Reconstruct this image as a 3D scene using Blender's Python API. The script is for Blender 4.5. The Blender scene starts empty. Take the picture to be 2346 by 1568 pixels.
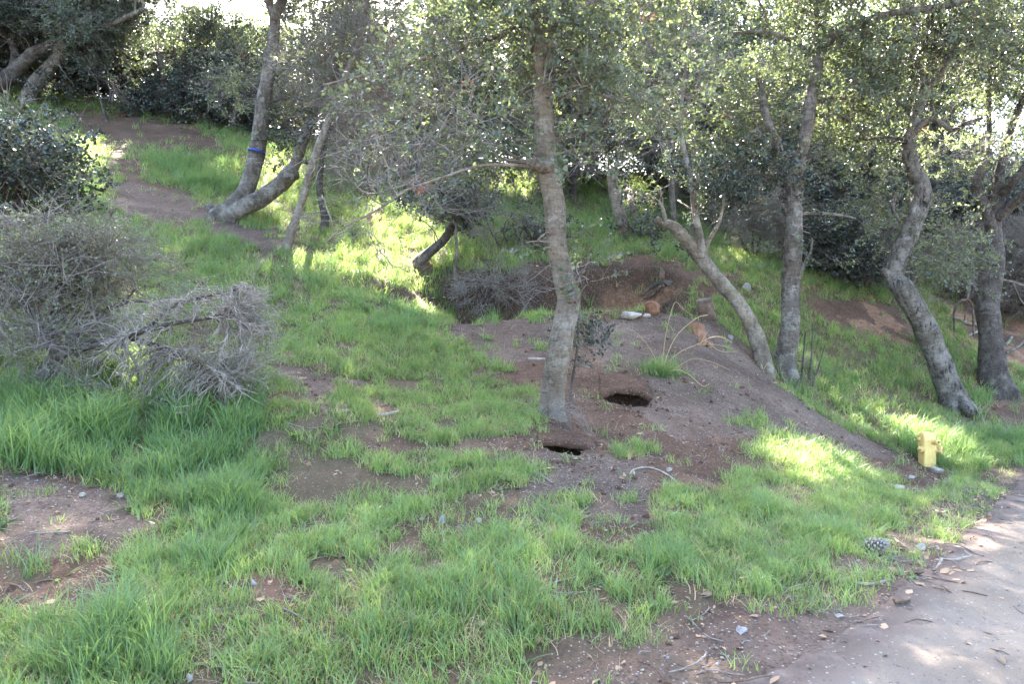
import bpy, math
import numpy as np
C = bpy.context.scene.collection
PI = math.pi
rng = np.random.default_rng(7)

# ------------------------------------------------------------------ camera, sky, sun, exposure
CAMZ, F, CX, CY = 1.6, 1760.0, 1173.0, 784.0        # picture units of the survey sketch: 2346 x 1568
cam_d = bpy.data.cameras.new('camera'); cam_d.sensor_width = 36; cam_d.lens = 36 * F / 2346
cam_d.clip_start = 0.05; cam_d.clip_end = 2000
cam = bpy.data.objects.new('camera', cam_d); C.objects.link(cam)
cam.location = (0, 0, CAMZ); cam.rotation_euler = (PI / 2, 0, 0)
bpy.context.scene.camera = cam

SUN_AZ, SUN_EL = math.radians(-9), math.radians(41)  # azimuth from +Y, towards +X
SUN = np.array([math.sin(SUN_AZ) * math.cos(SUN_EL), math.cos(SUN_AZ) * math.cos(SUN_EL), math.sin(SUN_EL)])
w = bpy.data.worlds.new('World'); bpy.context.scene.world = w; w.use_nodes = True
nt = w.node_tree; sky = nt.nodes.new('ShaderNodeTexSky'); sky.sky_type = 'NISHITA'; sky.sun_disc = False
sky.sun_elevation = SUN_EL; sky.sun_rotation = SUN_AZ; sky.air_density = 1.0; sky.dust_density = 2.5; sky.ozone_density = 1.0
bg = nt.nodes['Background']; bg.inputs['Strength'].default_value = 0.08
nt.links.new(sky.outputs['Color'], bg.inputs['Color'])
sl = bpy.data.lights.new('sun', 'SUN'); sl.energy = 5.0; sl.angle = math.radians(0.53); sl.color = (1.0, 0.95, 0.86)
so = bpy.data.objects.new('sun', sl); C.objects.link(so); so.location = (0, 0, 30)
from mathutils import Vector
so.rotation_euler = Vector(SUN).to_track_quat('Z', 'Y').to_euler()
vs = bpy.context.scene.view_settings
vs.view_transform = 'Standard'; vs.look = 'None'; vs.gamma = 1; vs.use_curve_mapping = False; vs.exposure = 4.4
cy = bpy.context.scene.cycles
cy.use_denoising = True; cy.denoiser = 'OPENIMAGEDENOISE'; cy.denoising_input_passes = 'RGB_ALBEDO_NORMAL'; cy.denoising_prefilter = 'NONE'; cy.sample_clamp_indirect = 6; cy.max_bounces = 5; cy.diffuse_bounces = 2; cy.glossy_bounces = 2; cy.transmission_bounces = 4; cy.transparent_max_bounces = 4

# ------------------------------------------------------------------ numeric helpers
_tabs = {}
def vnoise(x, y, seed=0):
    T = _tabs.setdefault(seed, np.random.default_rng(1000 + seed).random((256, 256)))
    xi = np.floor(x).astype(int); yi = np.floor(y).astype(int); fx = x - xi; fy = y - yi
    fx = fx * fx * (3 - 2 * fx); fy = fy * fy * (3 - 2 * fy)
    a = T[xi & 255, yi & 255]; b = T[(xi + 1) & 255, yi & 255]; c = T[xi & 255, (yi + 1) & 255]; d = T[(xi + 1) & 255, (yi + 1) & 255]
    return (a * (1 - fx) + b * fx) * (1 - fy) + (c * (1 - fx) + d * fx) * fy
def fbm(x, y, octv=4, seed=0):
    s = 0; a = .5; t = 0
    for o in range(octv):
        s = s + a * vnoise(x, y, seed + o); t += a; a *= .55; x = x * 2.03 + 7.1; y = y * 2.03 + 3.3
    return s / t
def sstep(a, b, v):
    t = np.clip((v - a) / (b - a), 0, 1); return t * t * (3 - 2 * t)
def in_poly(px, py, poly):
    r = np.zeros(px.shape, bool); n = len(poly); j = n - 1
    for i in range(n):
        xi, yi = poly[i]; xj, yj = poly[j]
        if yi != yj:
            r ^= ((yi > py) != (yj > py)) & (px < (xj - xi) * (py - yi) / (yj - yi) + xi)
        j = i
    return r
def proj(p):
    y = np.maximum(p[..., 1], .3)
    return CX + F * p[..., 0] / y, CY - F * (p[..., 2] - CAMZ) / y
def P(px, py, d):
    return np.array([(px - CX) / F * d, d, CAMZ + (CY - py) / F * d])

# ------------------------------------------------------------------ terrain heights (surveyed points, thin plate spline)
K = 2346 / 1024.
ctrl = [(0, 685, 3.75), (256, 685, 3.65), (512, 685, 3.6), (768, 685, 3.58), (1024, 685, 3.6),
        (0, 600, 4.55), (256, 600, 4.4), (512, 600, 4.3), (768, 600, 4.5), (1024, 600, 4.9),
        (100, 500, 5.85), (300, 510, 5.9), (512, 500, 6.2), (700, 500, 6.8), (850, 500, 7.8), (1024, 500, 9.0),
        (0, 460, 6.3), (250, 450, 6.8), (400, 450, 7.2), (512, 450, 7.5), (700, 450, 8.6), (850, 450, 11.0), (930, 466, 11.8), (1024, 455, 12.4),
        (551, 415, 9.0), (300, 415, 7.2), (256, 400, 8.0), (956, 408, 15.0), (1010, 395, 16.2), (786, 375, 14.0), (762, 368, 13.5), (640, 395, 10.0),
        (480, 326, 12.5), (567, 320, 12.7), (640, 313, 13.0), (690, 311, 13.5), (740, 360, 12.4), (800, 405, 11.6),
        (640, 262, 16.5), (560, 265, 16.3), (690, 265, 17), (640, 240, 18.3), (620, 185, 28), (512, 200, 25), (720, 200, 28),
        (227, 220, 17), (286, 250, 15.5), (323, 232, 17), (420, 262, 15.5), (330, 300, 12.5), (400, 330, 11.5), (300, 350, 10.2), (420, 400, 9.0),
        (100, 300, 11.5), (0, 300, 10.5), (0, 380, 8.2), (150, 200, 17.5), (60, 130, 24), (130, 112, 27), (0, 112, 24), (240, 150, 24), (330, 180, 24), (430, 190, 26),
        (745, 250, 22), (820, 270, 20), (900, 290, 20), (860, 330, 17), (920, 345, 17), (1000, 335, 19), (1024, 305, 21), (1024, 250, 26)]
cw = [P(a * K, b * K, d) for a, b, d in ctrl]
cw += [np.array(v, float) for v in [(-30, 45, 14), (-12, 45, 12), (5, 45, 10.5), (20, 45, 8.5), (38, 45, 7), (-40, 75, 15), (0, 75, 14), (40, 75, 11),
       (0, 120, 14), (-80, 120, 18), (80, 120, 12), (-90, 40, 20), (90, 40, 5), (-40, 15, 11), (-14, 8, 4.6), (-12, 0, 2.6), (-30, 0, 7), (0, 1.5, -.02), (3, 1.5, -.02), (-4, 1.5, .15),
       (8, 0, -.25), (14, 6, -.7), (16, 12, -.7), (0, -10, -.1), (-20, -20, 2), (20, -20, -1.2), (0, -60, -2), (-90, -60, 4), (90, -60, -6), (40, 10, -2), (30, 20, .3)]]
cw = np.array(cw)
def tps_fit(X, z, lam=.02):
    n = len(X); d = np.linalg.norm(X[:, None] - X[None], axis=2)
    A = np.where(d > 0, d ** 2 * np.log(np.maximum(d, 1e-9)), 0) + lam * np.eye(n)
    Pm = np.c_[np.ones(n), X]; M = np.block([[A, Pm], [Pm.T, np.zeros((3, 3))]])
    return np.linalg.solve(M, np.r_[z, 0, 0, 0])
sol = tps_fit(cw[:, :2], cw[:, 2])
def tps(x, y):
    sh = np.shape(x); x = np.ravel(x); y = np.ravel(y); out = np.empty(len(x))
    for s in range(0, len(x), 40000):
        a = x[s:s + 40000]; b = y[s:s + 40000]
        d2 = (a[:, None] - cw[:, 0]) ** 2 + (b[:, None] - cw[:, 1]) ** 2
        out[s:s + 40000] = (.5 * d2 * np.log(np.maximum(d2, 1e-12))) @ sol[:-3] + sol[-3] + sol[-2] * a + sol[-1] * b
    return out.reshape(sh)
RX0, RY0, RS, RNX, RNY = -46.0, -6.0, .125, 737, 721
_gx, _gy = np.meshgrid(RX0 + RS * np.arange(RNX), RY0 + RS * np.arange(RNY), indexing='ij')
RAST = tps(_gx, _gy)
def base_h(x, y):
    u = (x - RX0) / RS; v = (y - RY0) / RS
    i = np.clip(np.floor(u).astype(int), 0, RNX - 2); j = np.clip(np.floor(v).astype(int), 0, RNY - 2)
    fu = np.clip(u - i, 0, 1); fv = np.clip(v - j, 0, 1)
    h = (RAST[i, j] * (1 - fu) + RAST[i + 1, j] * fu) * (1 - fv) + (RAST[i, j + 1] * (1 - fu) + RAST[i + 1, j + 1] * fu) * fv
    return h
HOLES = []      # x, y, long axis, short axis, angle, depth
def detail(x, y, holes=True):
    near = sstep(70, 25, np.hypot(x, y - 8))
    h = (fbm(x * .45, y * .45, 3, 10) - .5) * .22 * sstep(3.0, 9, y) + (fbm(x * 1.7, y * 1.7, 4, 20) - .5) * .10
    h = h + (fbm(x * 6, y * 6, 3, 30) - .5) * .035 * near
    # dug hollow behind the mound, with its steep bank
    yy = y + (fbm(x * 1.3, y * .3, 3, 41) - .5) * .7 - .12 * (x - 1.2)
    pit = np.interp(yy, [12.9, 13.4, 14.2, 15.3, 15.65, 15.95, 16.5], [0, .25, .72, 1.10, 1.12, .10, 0])
    pit = pit * sstep(-2.1, -.9, x + .25 * (vnoise(y * 2, x, 5) - .5)) * sstep(3.9, 2.6, x)
    h = h - pit + .10 * np.exp(-((yy - 12.75) / .3) ** 2) * sstep(-1.2, .2, x) * sstep(3.6, 2.4, x)
    # cut bank left of the hollow and the bank with roots on the right
    h = h - .30 * np.exp(-((x + 2.1) / .9) ** 2) * sstep(12.6, 13.3, y + .35 * (x + 2)) * sstep(14.0, 13.5, y + .35 * (x + 2))
    # rain rills down the mound
    rr = sstep(1.0, 2.0, x) * sstep(6.6, 5, x) * sstep(8.6, 9.6, y) * sstep(13, 12, y)
    h = h + rr * .055 * (vnoise(x * 3.2 + y * 2.2, (y - x) * .55, 61) - .5)
    for (hx, hy, a, b, ang, dep) in (HOLES if holes else []):
        c, s = math.cos(ang), math.sin(ang); u = ((x - hx) * c + (y - hy) * s) / a; v = (-(x - hx) * s + (y - hy) * c) / b
        r = np.sqrt(u * u + v * v) + .25 * (vnoise(x * 9, y * 9, 71) - .5)
        h = h - dep * sstep(1.15, .8, r) + dep * .05 * np.exp(-((r - 1.5) / .3) ** 2) * (v > .2)
    return h
def H(x, y):
    x = np.asarray(x, float); y = np.asarray(y, float)
    return base_h(x, y) + detail(x, y)
_ds = np.concatenate([np.arange(2.6, 20, .02), np.arange(20, 82, .08)])
def G(px, py, lift=0.0):
    x = (px - CX) / F * _ds; z = CAMZ + (CY - py) / F * _ds
    u = z < H(x, _ds)
    i = int(np.argmax(u)) if u.any() else 900
    d = _ds[i]; p = np.array([(px - CX) / F * d, d, 0.]); p[2] = H(p[0], p[1]) + lift
    return p
for (px, py, a, b, ang, dep) in [(1440, 912, .30, .40, -.12, .6), (1304, 1020, .26, .38, -.25, .55), (1535, 812, .05, .04, 0, .15), (1385, 895, .06, .035, 0, .12),
                                 (545, 1352, .10, .06, .2, .10), (2070, 1192, .22, .10, .2, .12), (1262, 990, .34, .16, -.5, .10)]:
    g = G(px, py); HOLES.append((g[0], g[1] + (.6 * b if b > .3 else 0), a, b, ang, dep))

# ------------------------------------------------------------------ ground cover sketches (picture units, laid onto the terrain)
DIRT = [  # polygon, grass density left inside it
    ([(225, 420), (330, 405), (430, 455), (500, 500), (580, 535), (670, 555), (720, 592), (560, 562), (470, 520), (330, 525), (245, 482)], .05),
    ([(130, 252), (350, 262), (470, 300), (540, 345), (420, 352), (300, 345), (330, 400), (270, 410), (235, 330), (150, 275)], .12),
    ([(1240, 880), (1420, 1000), (1560, 1070), (1720, 1010), (1900, 1000), (1900, 960), (1700, 800), (1300, 800)], .03),
    ([(1000, 742), (1150, 736), (1300, 730), (1450, 722), (1530, 712), (1625, 715), (1700, 785), (1760, 862), (1850, 922), (1950, 985), (2080, 1055), (2185, 1105), (2100, 1110), (1960, 1040), (1860, 1010), (1730, 1000), (1700, 1050), (1690, 1085), (1560, 1145), (1490, 1150), (1490, 1110), (1350, 1035), (1240, 1020), (1230, 900), (1130, 850), (1050, 800)], .035),
    ([(1150, 1000), (1330, 1030), (1480, 1085), (1700, 1050), (1720, 1090), (1590, 1150), (1490, 1160), (1520, 1210), (1450, 1270), (1330, 1260), (1320, 1180), (1190, 1130)], .06),
    ([(0, 1062), (150, 1090), (310, 1140), (340, 1195), (280, 1260), (270, 1330), (290, 1400), (180, 1420), (0, 1400)], .07),
    ([(590, 830), (740, 835), (860, 878), (760, 905), (745, 955), (690, 905)], .12),
    ([(515, 1340), (600, 1318), (725, 1370), (650, 1402), (540, 1372)], .06),
    ([(840, 930), (905, 938), (925, 965), (850, 962)], .15),
    ([(830, 985), (1000, 1010), (1210, 985), (1240, 1045), (1080, 1035), (900, 1050), (820, 1045)], .25),
    ([(1840, 690), (1985, 688), (2065, 715), (2160, 765), (2090, 790), (1960, 752), (1860, 742)], .12),
    ([(2225, 930), (2346, 905), (2500, 900), (2500, 1010), (2346, 1000), (2270, 975)], .10),
    ([(2140, 640), (2346, 560), (2600, 560), (2600, 880), (2346, 850), (2240, 800)], .08),
    ([(800, 635), (950, 675), (1020, 690), (1060, 640), (1250, 610), (1530, 590), (1590, 640), (1570, 715), (1300, 725), (1050, 715), (960, 700)], .10),
    ([(1560, 1405), (1720, 1360), (1900, 1420), (1900, 1500), (1700, 1530), (1500, 1500)], .22),
    ([(1240, 1290), (1400, 1270), (1500, 1330), (1400, 1420), (1250, 1400)], .45),
    ([(850, 1180), (1200, 1120), (1260, 1260), (1000, 1300)], .55),
    ([(860, 1420), (1300, 1380), (1560, 1568), (850, 1568)], .5), ([(560, 1150), (820, 1060), (1000, 1120), (900, 1330), (700, 1320)], .85), ([(1330, 1250), (1620, 1330), (1560, 1480), (1300, 1400)], .55),
    ([(1880, 1000), (2040, 1045), (2085, 1030), (2120, 1070), (2175, 1080), (2190, 1115), (2080, 1135), (1990, 1085)], .03),
    ([(1590, 620), (1700, 640), (1640, 700), (1560, 690)], .2)]
TALL = [([(0, 900), (180, 930), (240, 840), (440, 860), (590, 880), (600, 1020), (470, 1100), (300, 1120), (0, 1075)], 2.3),
        ([(90, 1440), (240, 1400), (380, 1470), (400, 1568), (60, 1568)], 2), ([(0, 1270), (105, 1275), (110, 1340), (0, 1350)], 2),
        ([(340, 1120), (460, 1110), (600, 1060), (560, 1300), (420, 1340)], 1.3), ([(800, 690), (960, 690), (1000, 760), (840, 770)], 1.3),
        ([(2190, 930), (2340, 890), (2346, 960), (2250, 970)], 1.5), ([(2000, 980), (2346, 1010), (2346, 1090), (2150, 1080)], 1.4),
        ([(120, 440), (240, 440), (250, 500), (130, 500)], 1.5), ([(330, 360), (560, 380), (560, 470), (430, 440)], 1.4), ([(1480, 830), (1560, 830), (1560, 870), (1480, 870)], 1.5)]
CLUMPS = [(1520, 850, 45, 18, 1.0), (1600, 910, 22, 9, .5), (1700, 970, 30, 14, 1), (1590, 870, 16, 8, .8), (1420, 830, 60, 14, .8), (1440, 1030, 60, 18, .9), (1310, 1160, 60, 18, .9),
          (1560, 1165, 70, 35, 1), (1245, 1085, 30, 20, .8), (1110, 1090, 110, 35, 1), (60, 1300, 55, 32, 1), (220, 1265, 45, 18, .7), (290, 1210, 40, 15, .5), (1800, 1000, 60, 20, .9), (1090, 790, 50, 12, .7), (1240, 800, 30, 10, .6)]
LIT = [[(800, 470), (1000, 470), (1060, 560), (1100, 610), (1040, 700), (900, 690), (800, 640)], [(640, 575), (800, 570), (790, 650), (640, 655)],
       [(95, 325), (200, 300), (330, 330), (300, 372), (240, 385), (190, 425), (255, 450), (240, 492), (150, 465), (105, 380)],
       [(330, 372), (380, 318), (410, 330), (370, 400)], [(430, 390), (470, 345), (540, 368), (500, 430)],
       [(560, 345), (760, 335), (720, 420), (640, 460), (780, 520), (700, 545), (600, 500)],
       [(600, 590), (645, 590), (650, 650), (605, 655)], [(690, 580), (790, 585), (780, 640), (680, 640)], [(810, 560), (850, 480), (940, 480), (930, 560), (1035, 590), (1025, 660), (930, 640), (880, 655), (820, 625)],
       [(870, 660), (1000, 690), (1080, 720), (980, 735), (900, 710)], [(1090, 405), (1240, 410), (1240, 470), (1110, 450)],
       [(1395, 425), (1540, 425), (1500, 480), (1420, 515)], [(1620, 585), (1795, 575), (1795, 670), (1640, 685)],
       [(1735, 715), (1792, 690), (1785, 870), (1745, 800)], [(1600, 720), (1660, 735), (1720, 800), (1650, 775)],
       [(1825, 835), (1960, 835), (2030, 910), (1890, 965)], [(1870, 900), (2010, 920), (2130, 975), (2270, 1045), (2220, 1105), (2050, 1045), (1930, 1005)],
       [(1715, 985), (1850, 1005), (2000, 1055), (2065, 1150), (1900, 1155), (1800, 1085)], [(2060, 1000), (2200, 1060), (2180, 1095), (2060, 1080)],
       [(2180, 1075), (2346, 1085), (2346, 1195), (2215, 1140)], [(2180, 1212), (2346, 1200), (2346, 1290), (2200, 1275)],
       [(235, 850), (425, 850), (430, 985), (250, 965)], [(355, 1125), (450, 1120), (450, 1190), (370, 1185)], [(150, 1185), (320, 1175), (330, 1255), (160, 1250)],
       [(335, 575), (425, 595), (415, 655), (350, 635)], [(1480, 480), (1540, 470), (1560, 520), (1480, 530)]]
def cover_density(p):
    px, py = proj(p); j = 26 * np.clip(p[..., 1] / 9, .3, 1.0)
    qx = px + (fbm(p[..., 0] * 2.2, p[..., 1] * 2.2, 3, 80) - .5) * 3.2 * j; qy = py + (fbm(p[..., 0] * 2.2, p[..., 1] * 2.2, 3, 90) - .5) * 1.6 * j
    d = np.full(px.shape, 1.0)
    wob = 30 * np.clip(p[..., 1] / 9, .4, 1.0) * (vnoise(p[..., 0] * 7, p[..., 1] * 7, 95) - .5); qx = qx + wob; qy = qy + wob * .5
    for poly, v in DIRT: d = np.where(in_poly(qx, qy, poly), np.minimum(d, v), d)
    for (cx_, cy_, rx, ry, v) in CLUMPS:
        d = np.maximum(d, v * (((qx - cx_) / rx) ** 2 + ((qy - cy_) / ry) ** 2 < 1))
    d = np.where(road_side(p) > 0.0, 0, d)
    d = d * np.where(road_side(p) > -.45, .3, 1)
    return d
def tallness(p):
    px, py = proj(p); t = np.ones(px.shape)
    for poly, v in TALL: t = np.where(in_poly(px, py, poly), v, t)
    return t
RE = np.array([G(*q)[:2] for q in [(1650, 1567), (1770, 1526), (1885, 1470), (2020, 1372), (2160, 1262), (2250, 1182), (2320, 1112), (2346, 1085)]])
RE = np.vstack([[RE[0] + (RE[0] - RE[1]) * 2.2], RE, [RE[-1] + np.array([.55, .35])], [RE[-1] + np.array([3.5, 1.0])], [RE[-1] + np.array([14, 2.5])]])
def road_side(p):       # signed distance, positive on the road
    q = p[..., :2]; best = np.full(q.shape[:-1], 1e9); sg = np.full(q.shape[:-1], -1.0)
    for a, b in zip(RE[:-1], RE[1:]):
        ab = b - a; t = np.clip(((q - a) @ ab) / (ab @ ab), 0, 1); v = q - (a + t[..., None] * ab)
        d = np.hypot(v[..., 0], v[..., 1]); s = -(ab[0] * v[..., 1] - ab[1] * v[..., 0])
        m = d < best; best = np.where(m, d, best); sg = np.where(m, np.sign(s), sg)
    return best * sg

# ------------------------------------------------------------------ mesh helpers
def mk_mesh(name, V, faces, mat=None, smooth=True):
    me = bpy.data.meshes.new(name); V = np.asarray(V, np.float32)
    me.vertices.add(len(V)); me.vertices.foreach_set('co', V.ravel())
    loops = []; starts = []; tot = 0
    for Fc in faces:
        Fc = np.asarray(Fc, np.int32)
        if len(Fc) == 0: continue
        starts.append(tot + np.arange(len(Fc), dtype=np.int32) * Fc.shape[1]); loops.append(Fc.ravel()); tot += Fc.size
    if tot:
        loops = np.concatenate(loops); starts = np.concatenate(starts)
        me.loops.add(len(loops)); me.loops.foreach_set('vertex_index', loops)
        me.polygons.add(len(starts)); me.polygons.foreach_set('loop_start', starts)
        me.polygons.foreach_set('use_smooth', np.full(len(starts), smooth))
    me.update(calc_edges=True); me.validate()
    if mat: me.materials.append(mat)
    return me
def link(name, me, parent=None, **props):
    o = bpy.data.objects.new(name, me); C.objects.link(o); o.parent = parent
    for k, v in props.items(): o[k] = v
    return o
def thing(name, label, cat, loc, group=None):
    o = bpy.data.objects.new(name, None); C.objects.link(o); o.location = loc; o.empty_display_size = .2
    o['label'] = label; o['category'] = cat
    if group: o['group'] = group
    return o
def tubes(Pm, R, k=6):
    Pm = np.asarray(Pm, float); R = np.asarray(R, float); M, n, _ = Pm.shape
    T = np.gradient(Pm, axis=1); T /= np.linalg.norm(T, axis=2, keepdims=True) + 1e-9
    mean = np.abs(T.mean(1)); ax = np.argmin(mean, axis=1); ref = np.eye(3)[ax][:, None, :]
    S = np.cross(T, ref); S /= np.linalg.norm(S, axis=2, keepdims=True) + 1e-9; U = np.cross(S, T)
    a = np.arange(k) * 2 * PI / k
    V = Pm[:, :, None] + R[:, :, None, None] * (np.cos(a)[None, None, :, None] * S[:, :, None] + np.sin(a)[None, None, :, None] * U[:, :, None])
    idx = np.arange(M * n * k).reshape(M, n, k); nx = np.roll(idx, -1, axis=2)
    Q = np.stack([idx[:, :-1], nx[:, :-1], nx[:, 1:], idx[:, 1:]], axis=-1).reshape(-1, 4)
    return V.reshape(-1, 3), Q
class MB:
    def __init__(s): s.V = []; s.F = []; s.n = 0
    def add(s, V, *Fs):
        for f in Fs:
            if len(f): s.F.append(np.asarray(f) + s.n)
        s.V.append(np.asarray(V, float)); s.n += len(V)
    def mesh(s, name, mat, off=(0, 0, 0), smooth=True):
        return mk_mesh(name, np.concatenate(s.V) - np.asarray(off), s.F, mat, smooth)
def catmull(pts, m=6):
    pts = np.asarray(pts, float)
    if len(pts) < 3:
        t = np.linspace(0, 1, m * 2)[:, None]; return pts[0] * (1 - t) + pts[-1] * t
    p = np.vstack([2 * pts[0] - pts[1], pts, 2 * pts[-1] - pts[-2]]); out = []
    for i in range(1, len(p) - 2):
        t = np.linspace(0, 1, m, endpoint=False)[:, None]; a, b, c, d = p[i - 1], p[i], p[i + 1], p[i + 2]
        out.append(.5 * ((2 * b) + (-a + c) * t + (2 * a - 5 * b + 4 * c - d) * t ** 2 + (-a + 3 * b - 3 * c + d) * t ** 3))
    out.append(pts[-1:]); return np.vstack(out)
def stem_geo(mb, pts, rad, k=14, flare=0, rough=.07, seed=0, cap=True):
    """a gnarled stem: smooth line, uneven rings, root flare at the foot; returns its centre line and radii"""
    q = catmull(np.c_[pts, rad], 7); c = q[:, :3]; r = np.maximum(q[:, 3], .003); n = len(c)
    V, Q = tubes(c[None], r[None], k); V = V.reshape(n, k, 3)
    s = np.r_[0, np.cumsum(np.linalg.norm(np.diff(c, axis=0), axis=1))]; ang = np.arange(k) * 2 * PI / k
    S_, A_ = np.meshgrid(s, ang, indexing='ij')
    f = 1 + rough * 2 * (fbm(S_ * 2.2 + seed, 3 + np.cos(A_) * 1.2 + 2 * np.sin(A_), 3, 200 + seed % 50) - .5) * 2
    f += rough * .8 * (vnoise(S_ * 9 + seed, 5 + np.cos(A_) * 2 + np.sin(A_ * 1) * 2, 3) - .5)
    if flare: f += flare * np.exp(-np.maximum(S_ - .25, 0) / .16) * (.6 + .55 * np.cos(A_ * 4 + seed))
    V = c[:, None] + (V - c[:, None]) * f[..., None]; V = V.reshape(-1, 3)
    faces = [Q]
    if cap:
        e = (n - 1) * k; V = np.vstack([V, c[-1] + (c[-1] - c[-2]) / (np.linalg.norm(c[-1] - c[-2]) + 1e-9) * r[-1] * .12])
        faces.append(np.array([[e + i, e + (i + 1) % k, n * k] for i in range(k)]))
    mb.add(V, *faces); return c, r

# ------------------------------------------------------------------ materials
def N(nt, t, **kw):
    n = nt.nodes.new(t)
    for k, v in kw.items():
        if k in n.inputs: n.inputs[k].default_value = v
        else: setattr(n, k, v)
    return n
def mat_base(name):
    m = bpy.data.materials.new(name); m.use_nodes = True; t = m.node_tree; t.nodes.clear()
    return m, t, N(t, 'ShaderNodeOutputMaterial')
def ramp(t, fac, stops):
    r = N(t, 'ShaderNodeValToRGB'); e = r.color_ramp.elements
    while len(e) < len(stops): e.new(.5)
    for el, (p, c) in zip(e, stops): el.position = p; el.color = (*c, 1) if len(c) == 3 else c
    t.links.new(fac, r.inputs['Fac']); return r.outputs['Color']
def mixc(t, fac, a, b, mode='MIX'):
    n = N(t, 'ShaderNodeMix', data_type='RGBA', blend_type=mode)
    for s, v in ((0, fac), (6, a), (7, b)):
        if isinstance(v, bpy.types.NodeSocket): t.links.new(v, n.inputs[s])
        else: n.inputs[s].default_value = v if s == 0 else ((*v, 1) if len(v) == 3 else v)
    return n.outputs[2]
def math_(t, op, a, b=0.0, clamp=False):
    n = N(t, 'ShaderNodeMath', operation=op, use_clamp=clamp)
    for i, v in enumerate((a, b)):
        if isinstance(v, bpy.types.NodeSocket): t.links.new(v, n.inputs[i])
        else: n.inputs[i].default_value = v
    return n.outputs[0]
def tex_noise(t, scale, detail=4, rough=.6, vec=None, sc=None):
    n = N(t, 'ShaderNodeTexNoise', Scale=scale, Detail=detail, Roughness=rough)
    if vec is None: vec = N(t, 'ShaderNodeTexCoord').outputs['Object']
    if sc:
        mp = N(t, 'ShaderNodeMapping'); mp.inputs['Scale'].default_value = sc; t.links.new(vec, mp.inputs['Vector']); vec = mp.outputs[0]
    t.links.new(vec, n.inputs['Vector']); return n.outputs['Fac']
def leaf_mat(name, base, trans, tfac, rough=.4, var=.25, spec=.5):
    m, t, out = mat_base(name)
    oi = N(t, 'ShaderNodeObjectInfo'); geo = N(t, 'ShaderNodeNewGeometry')
    nz = tex_noise(t, .55, 2, .5, geo.outputs['Position'])
    h = math_(t, 'ADD', math_(t, 'MULTIPLY', oi.outputs['Random'], .6), math_(t, 'MULTIPLY', geo.outputs['Random Per Island'], .4))
    h = math_(t, 'ADD', math_(t, 'MULTIPLY', h, .7), math_(t, 'MULTIPLY', nz, .4))
    lo = tuple(c * (1 - var) for c in base); hi = tuple(min(1, c * (1 + var * 1.4)) for c in base)
    hi = (hi[0] * 1.12, hi[1] * 1.02, hi[2] * .9)
    col = ramp(t, h, [(.2, lo), (.8, hi)])
    tlo = tuple(c * (1 - var * .7) for c in trans); thi = tuple(min(1, c * (1 + var)) for c in trans)
    tc = ramp(t, h, [(.2, tlo), (.8, thi)])
    b = N(t, 'ShaderNodeBsdfPrincipled', Roughness=rough); b.inputs['Specular IOR Level'].default_value = spec
    t.links.new(col, b.inputs['Base Color'])
    tr = N(t, 'ShaderNodeBsdfTranslucent'); t.links.new(tc, tr.inputs['Color'])
    mx = N(t, 'ShaderNodeMixShader'); mx.inputs[0].default_value = tfac
    t.links.new(b.outputs[0], mx.inputs[1]); t.links.new(tr.outputs[0], mx.inputs[2]); t.links.new(mx.outputs[0], out.inputs['Surface'])
    return m
def plain(name, stops, scale=8, rough=.85, bump=.3, bscale=40, sc=None, spec=.3):
    m, t, out = mat_base(name)
    col = ramp(t, tex_noise(t, scale, 5, .65, None, sc), stops)
    b = N(t, 'ShaderNodeBsdfPrincipled', Roughness=rough); b.inputs['Specular IOR Level'].default_value = spec
    t.links.new(col, b.inputs['Base Color'])
    if bump:
        bp = N(t, 'ShaderNodeBump', Strength=bump, Distance=.02); t.links.new(tex_noise(t, bscale, 4, .6, None, sc), bp.inputs['Height']); t.links.new(bp.outputs[0], b.inputs['Normal'])
    t.links.new(b.outputs[0], out.inputs['Surface']); return m
def bark_mat(name, dark, mid, pale, lichen=.35, furrow=.5):
    m, t, out = mat_base(name); tc = N(t, 'ShaderNodeTexCoord').outputs['Object']
    n1 = tex_noise(t, 3.2, 6, .68, tc); n2 = tex_noise(t, 14, 6, .7, tc, (1, 1, .35)); n3 = tex_noise(t, 30, 4, .7, tc, (.35, .35, 1.6))
    base = ramp(t, n1, [(.28, dark), (.52, mid), (.74, pale)])
    crack = ramp(t, n3, [(.30, (.0, .0, .0)), (.46, (1, 1, 1))])
    col = mixc(t, .55, base, crack, 'MULTIPLY')
    col = mixc(t, math_(t, 'MULTIPLY', ramp(t, n2, [(.35, (1, 1, 1)), (.5, (0, 0, 0))]), furrow), col, tuple(c * .35 for c in dark))
    li = ramp(t, tex_noise(t, 5.5, 5, .75, tc), [(.53, (0, 0, 0)), (.58, (1, 1, 1))])
    col = mixc(t, math_(t, 'MULTIPLY', li, lichen * .75), col, (.36, .345, .30))
    mo = ramp(t, tex_noise(t, 2.3, 5, .7, tc), [(.60, (0, 0, 0)), (.72, (1, 1, 1))])
    col = mixc(t, math_(t, 'MULTIPLY', mo, lichen * .8), col, (.24, .22, .09))
    band = ramp(t, tex_noise(t, 9, 5, .75, tc, (.25, .25, 2.2)), [(.36, (.45, .43, .40)), (.52, (1, 1, 1)), (.66, (1.0, 1.0, 1.0))])
    col = mixc(t, .45, col, band, 'MULTIPLY')
    b = N(t, 'ShaderNodeBsdfPrincipled', Roughness=.9); b.inputs['Specular IOR Level'].default_value = .2; t.links.new(col, b.inputs['Base Color'])
    bp = N(t, 'ShaderNodeBump', Strength=1.0, Distance=.05)
    t.links.new(math_(t, 'ADD', math_(t, 'MULTIPLY', n2, 1.0), math_(t, 'MULTIPLY', n3, .6)), bp.inputs['Height']); t.links.new(bp.outputs[0], b.inputs['Normal'])
    t.links.new(b.outputs[0], out.inputs['Surface']); return m
M = {}
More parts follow.
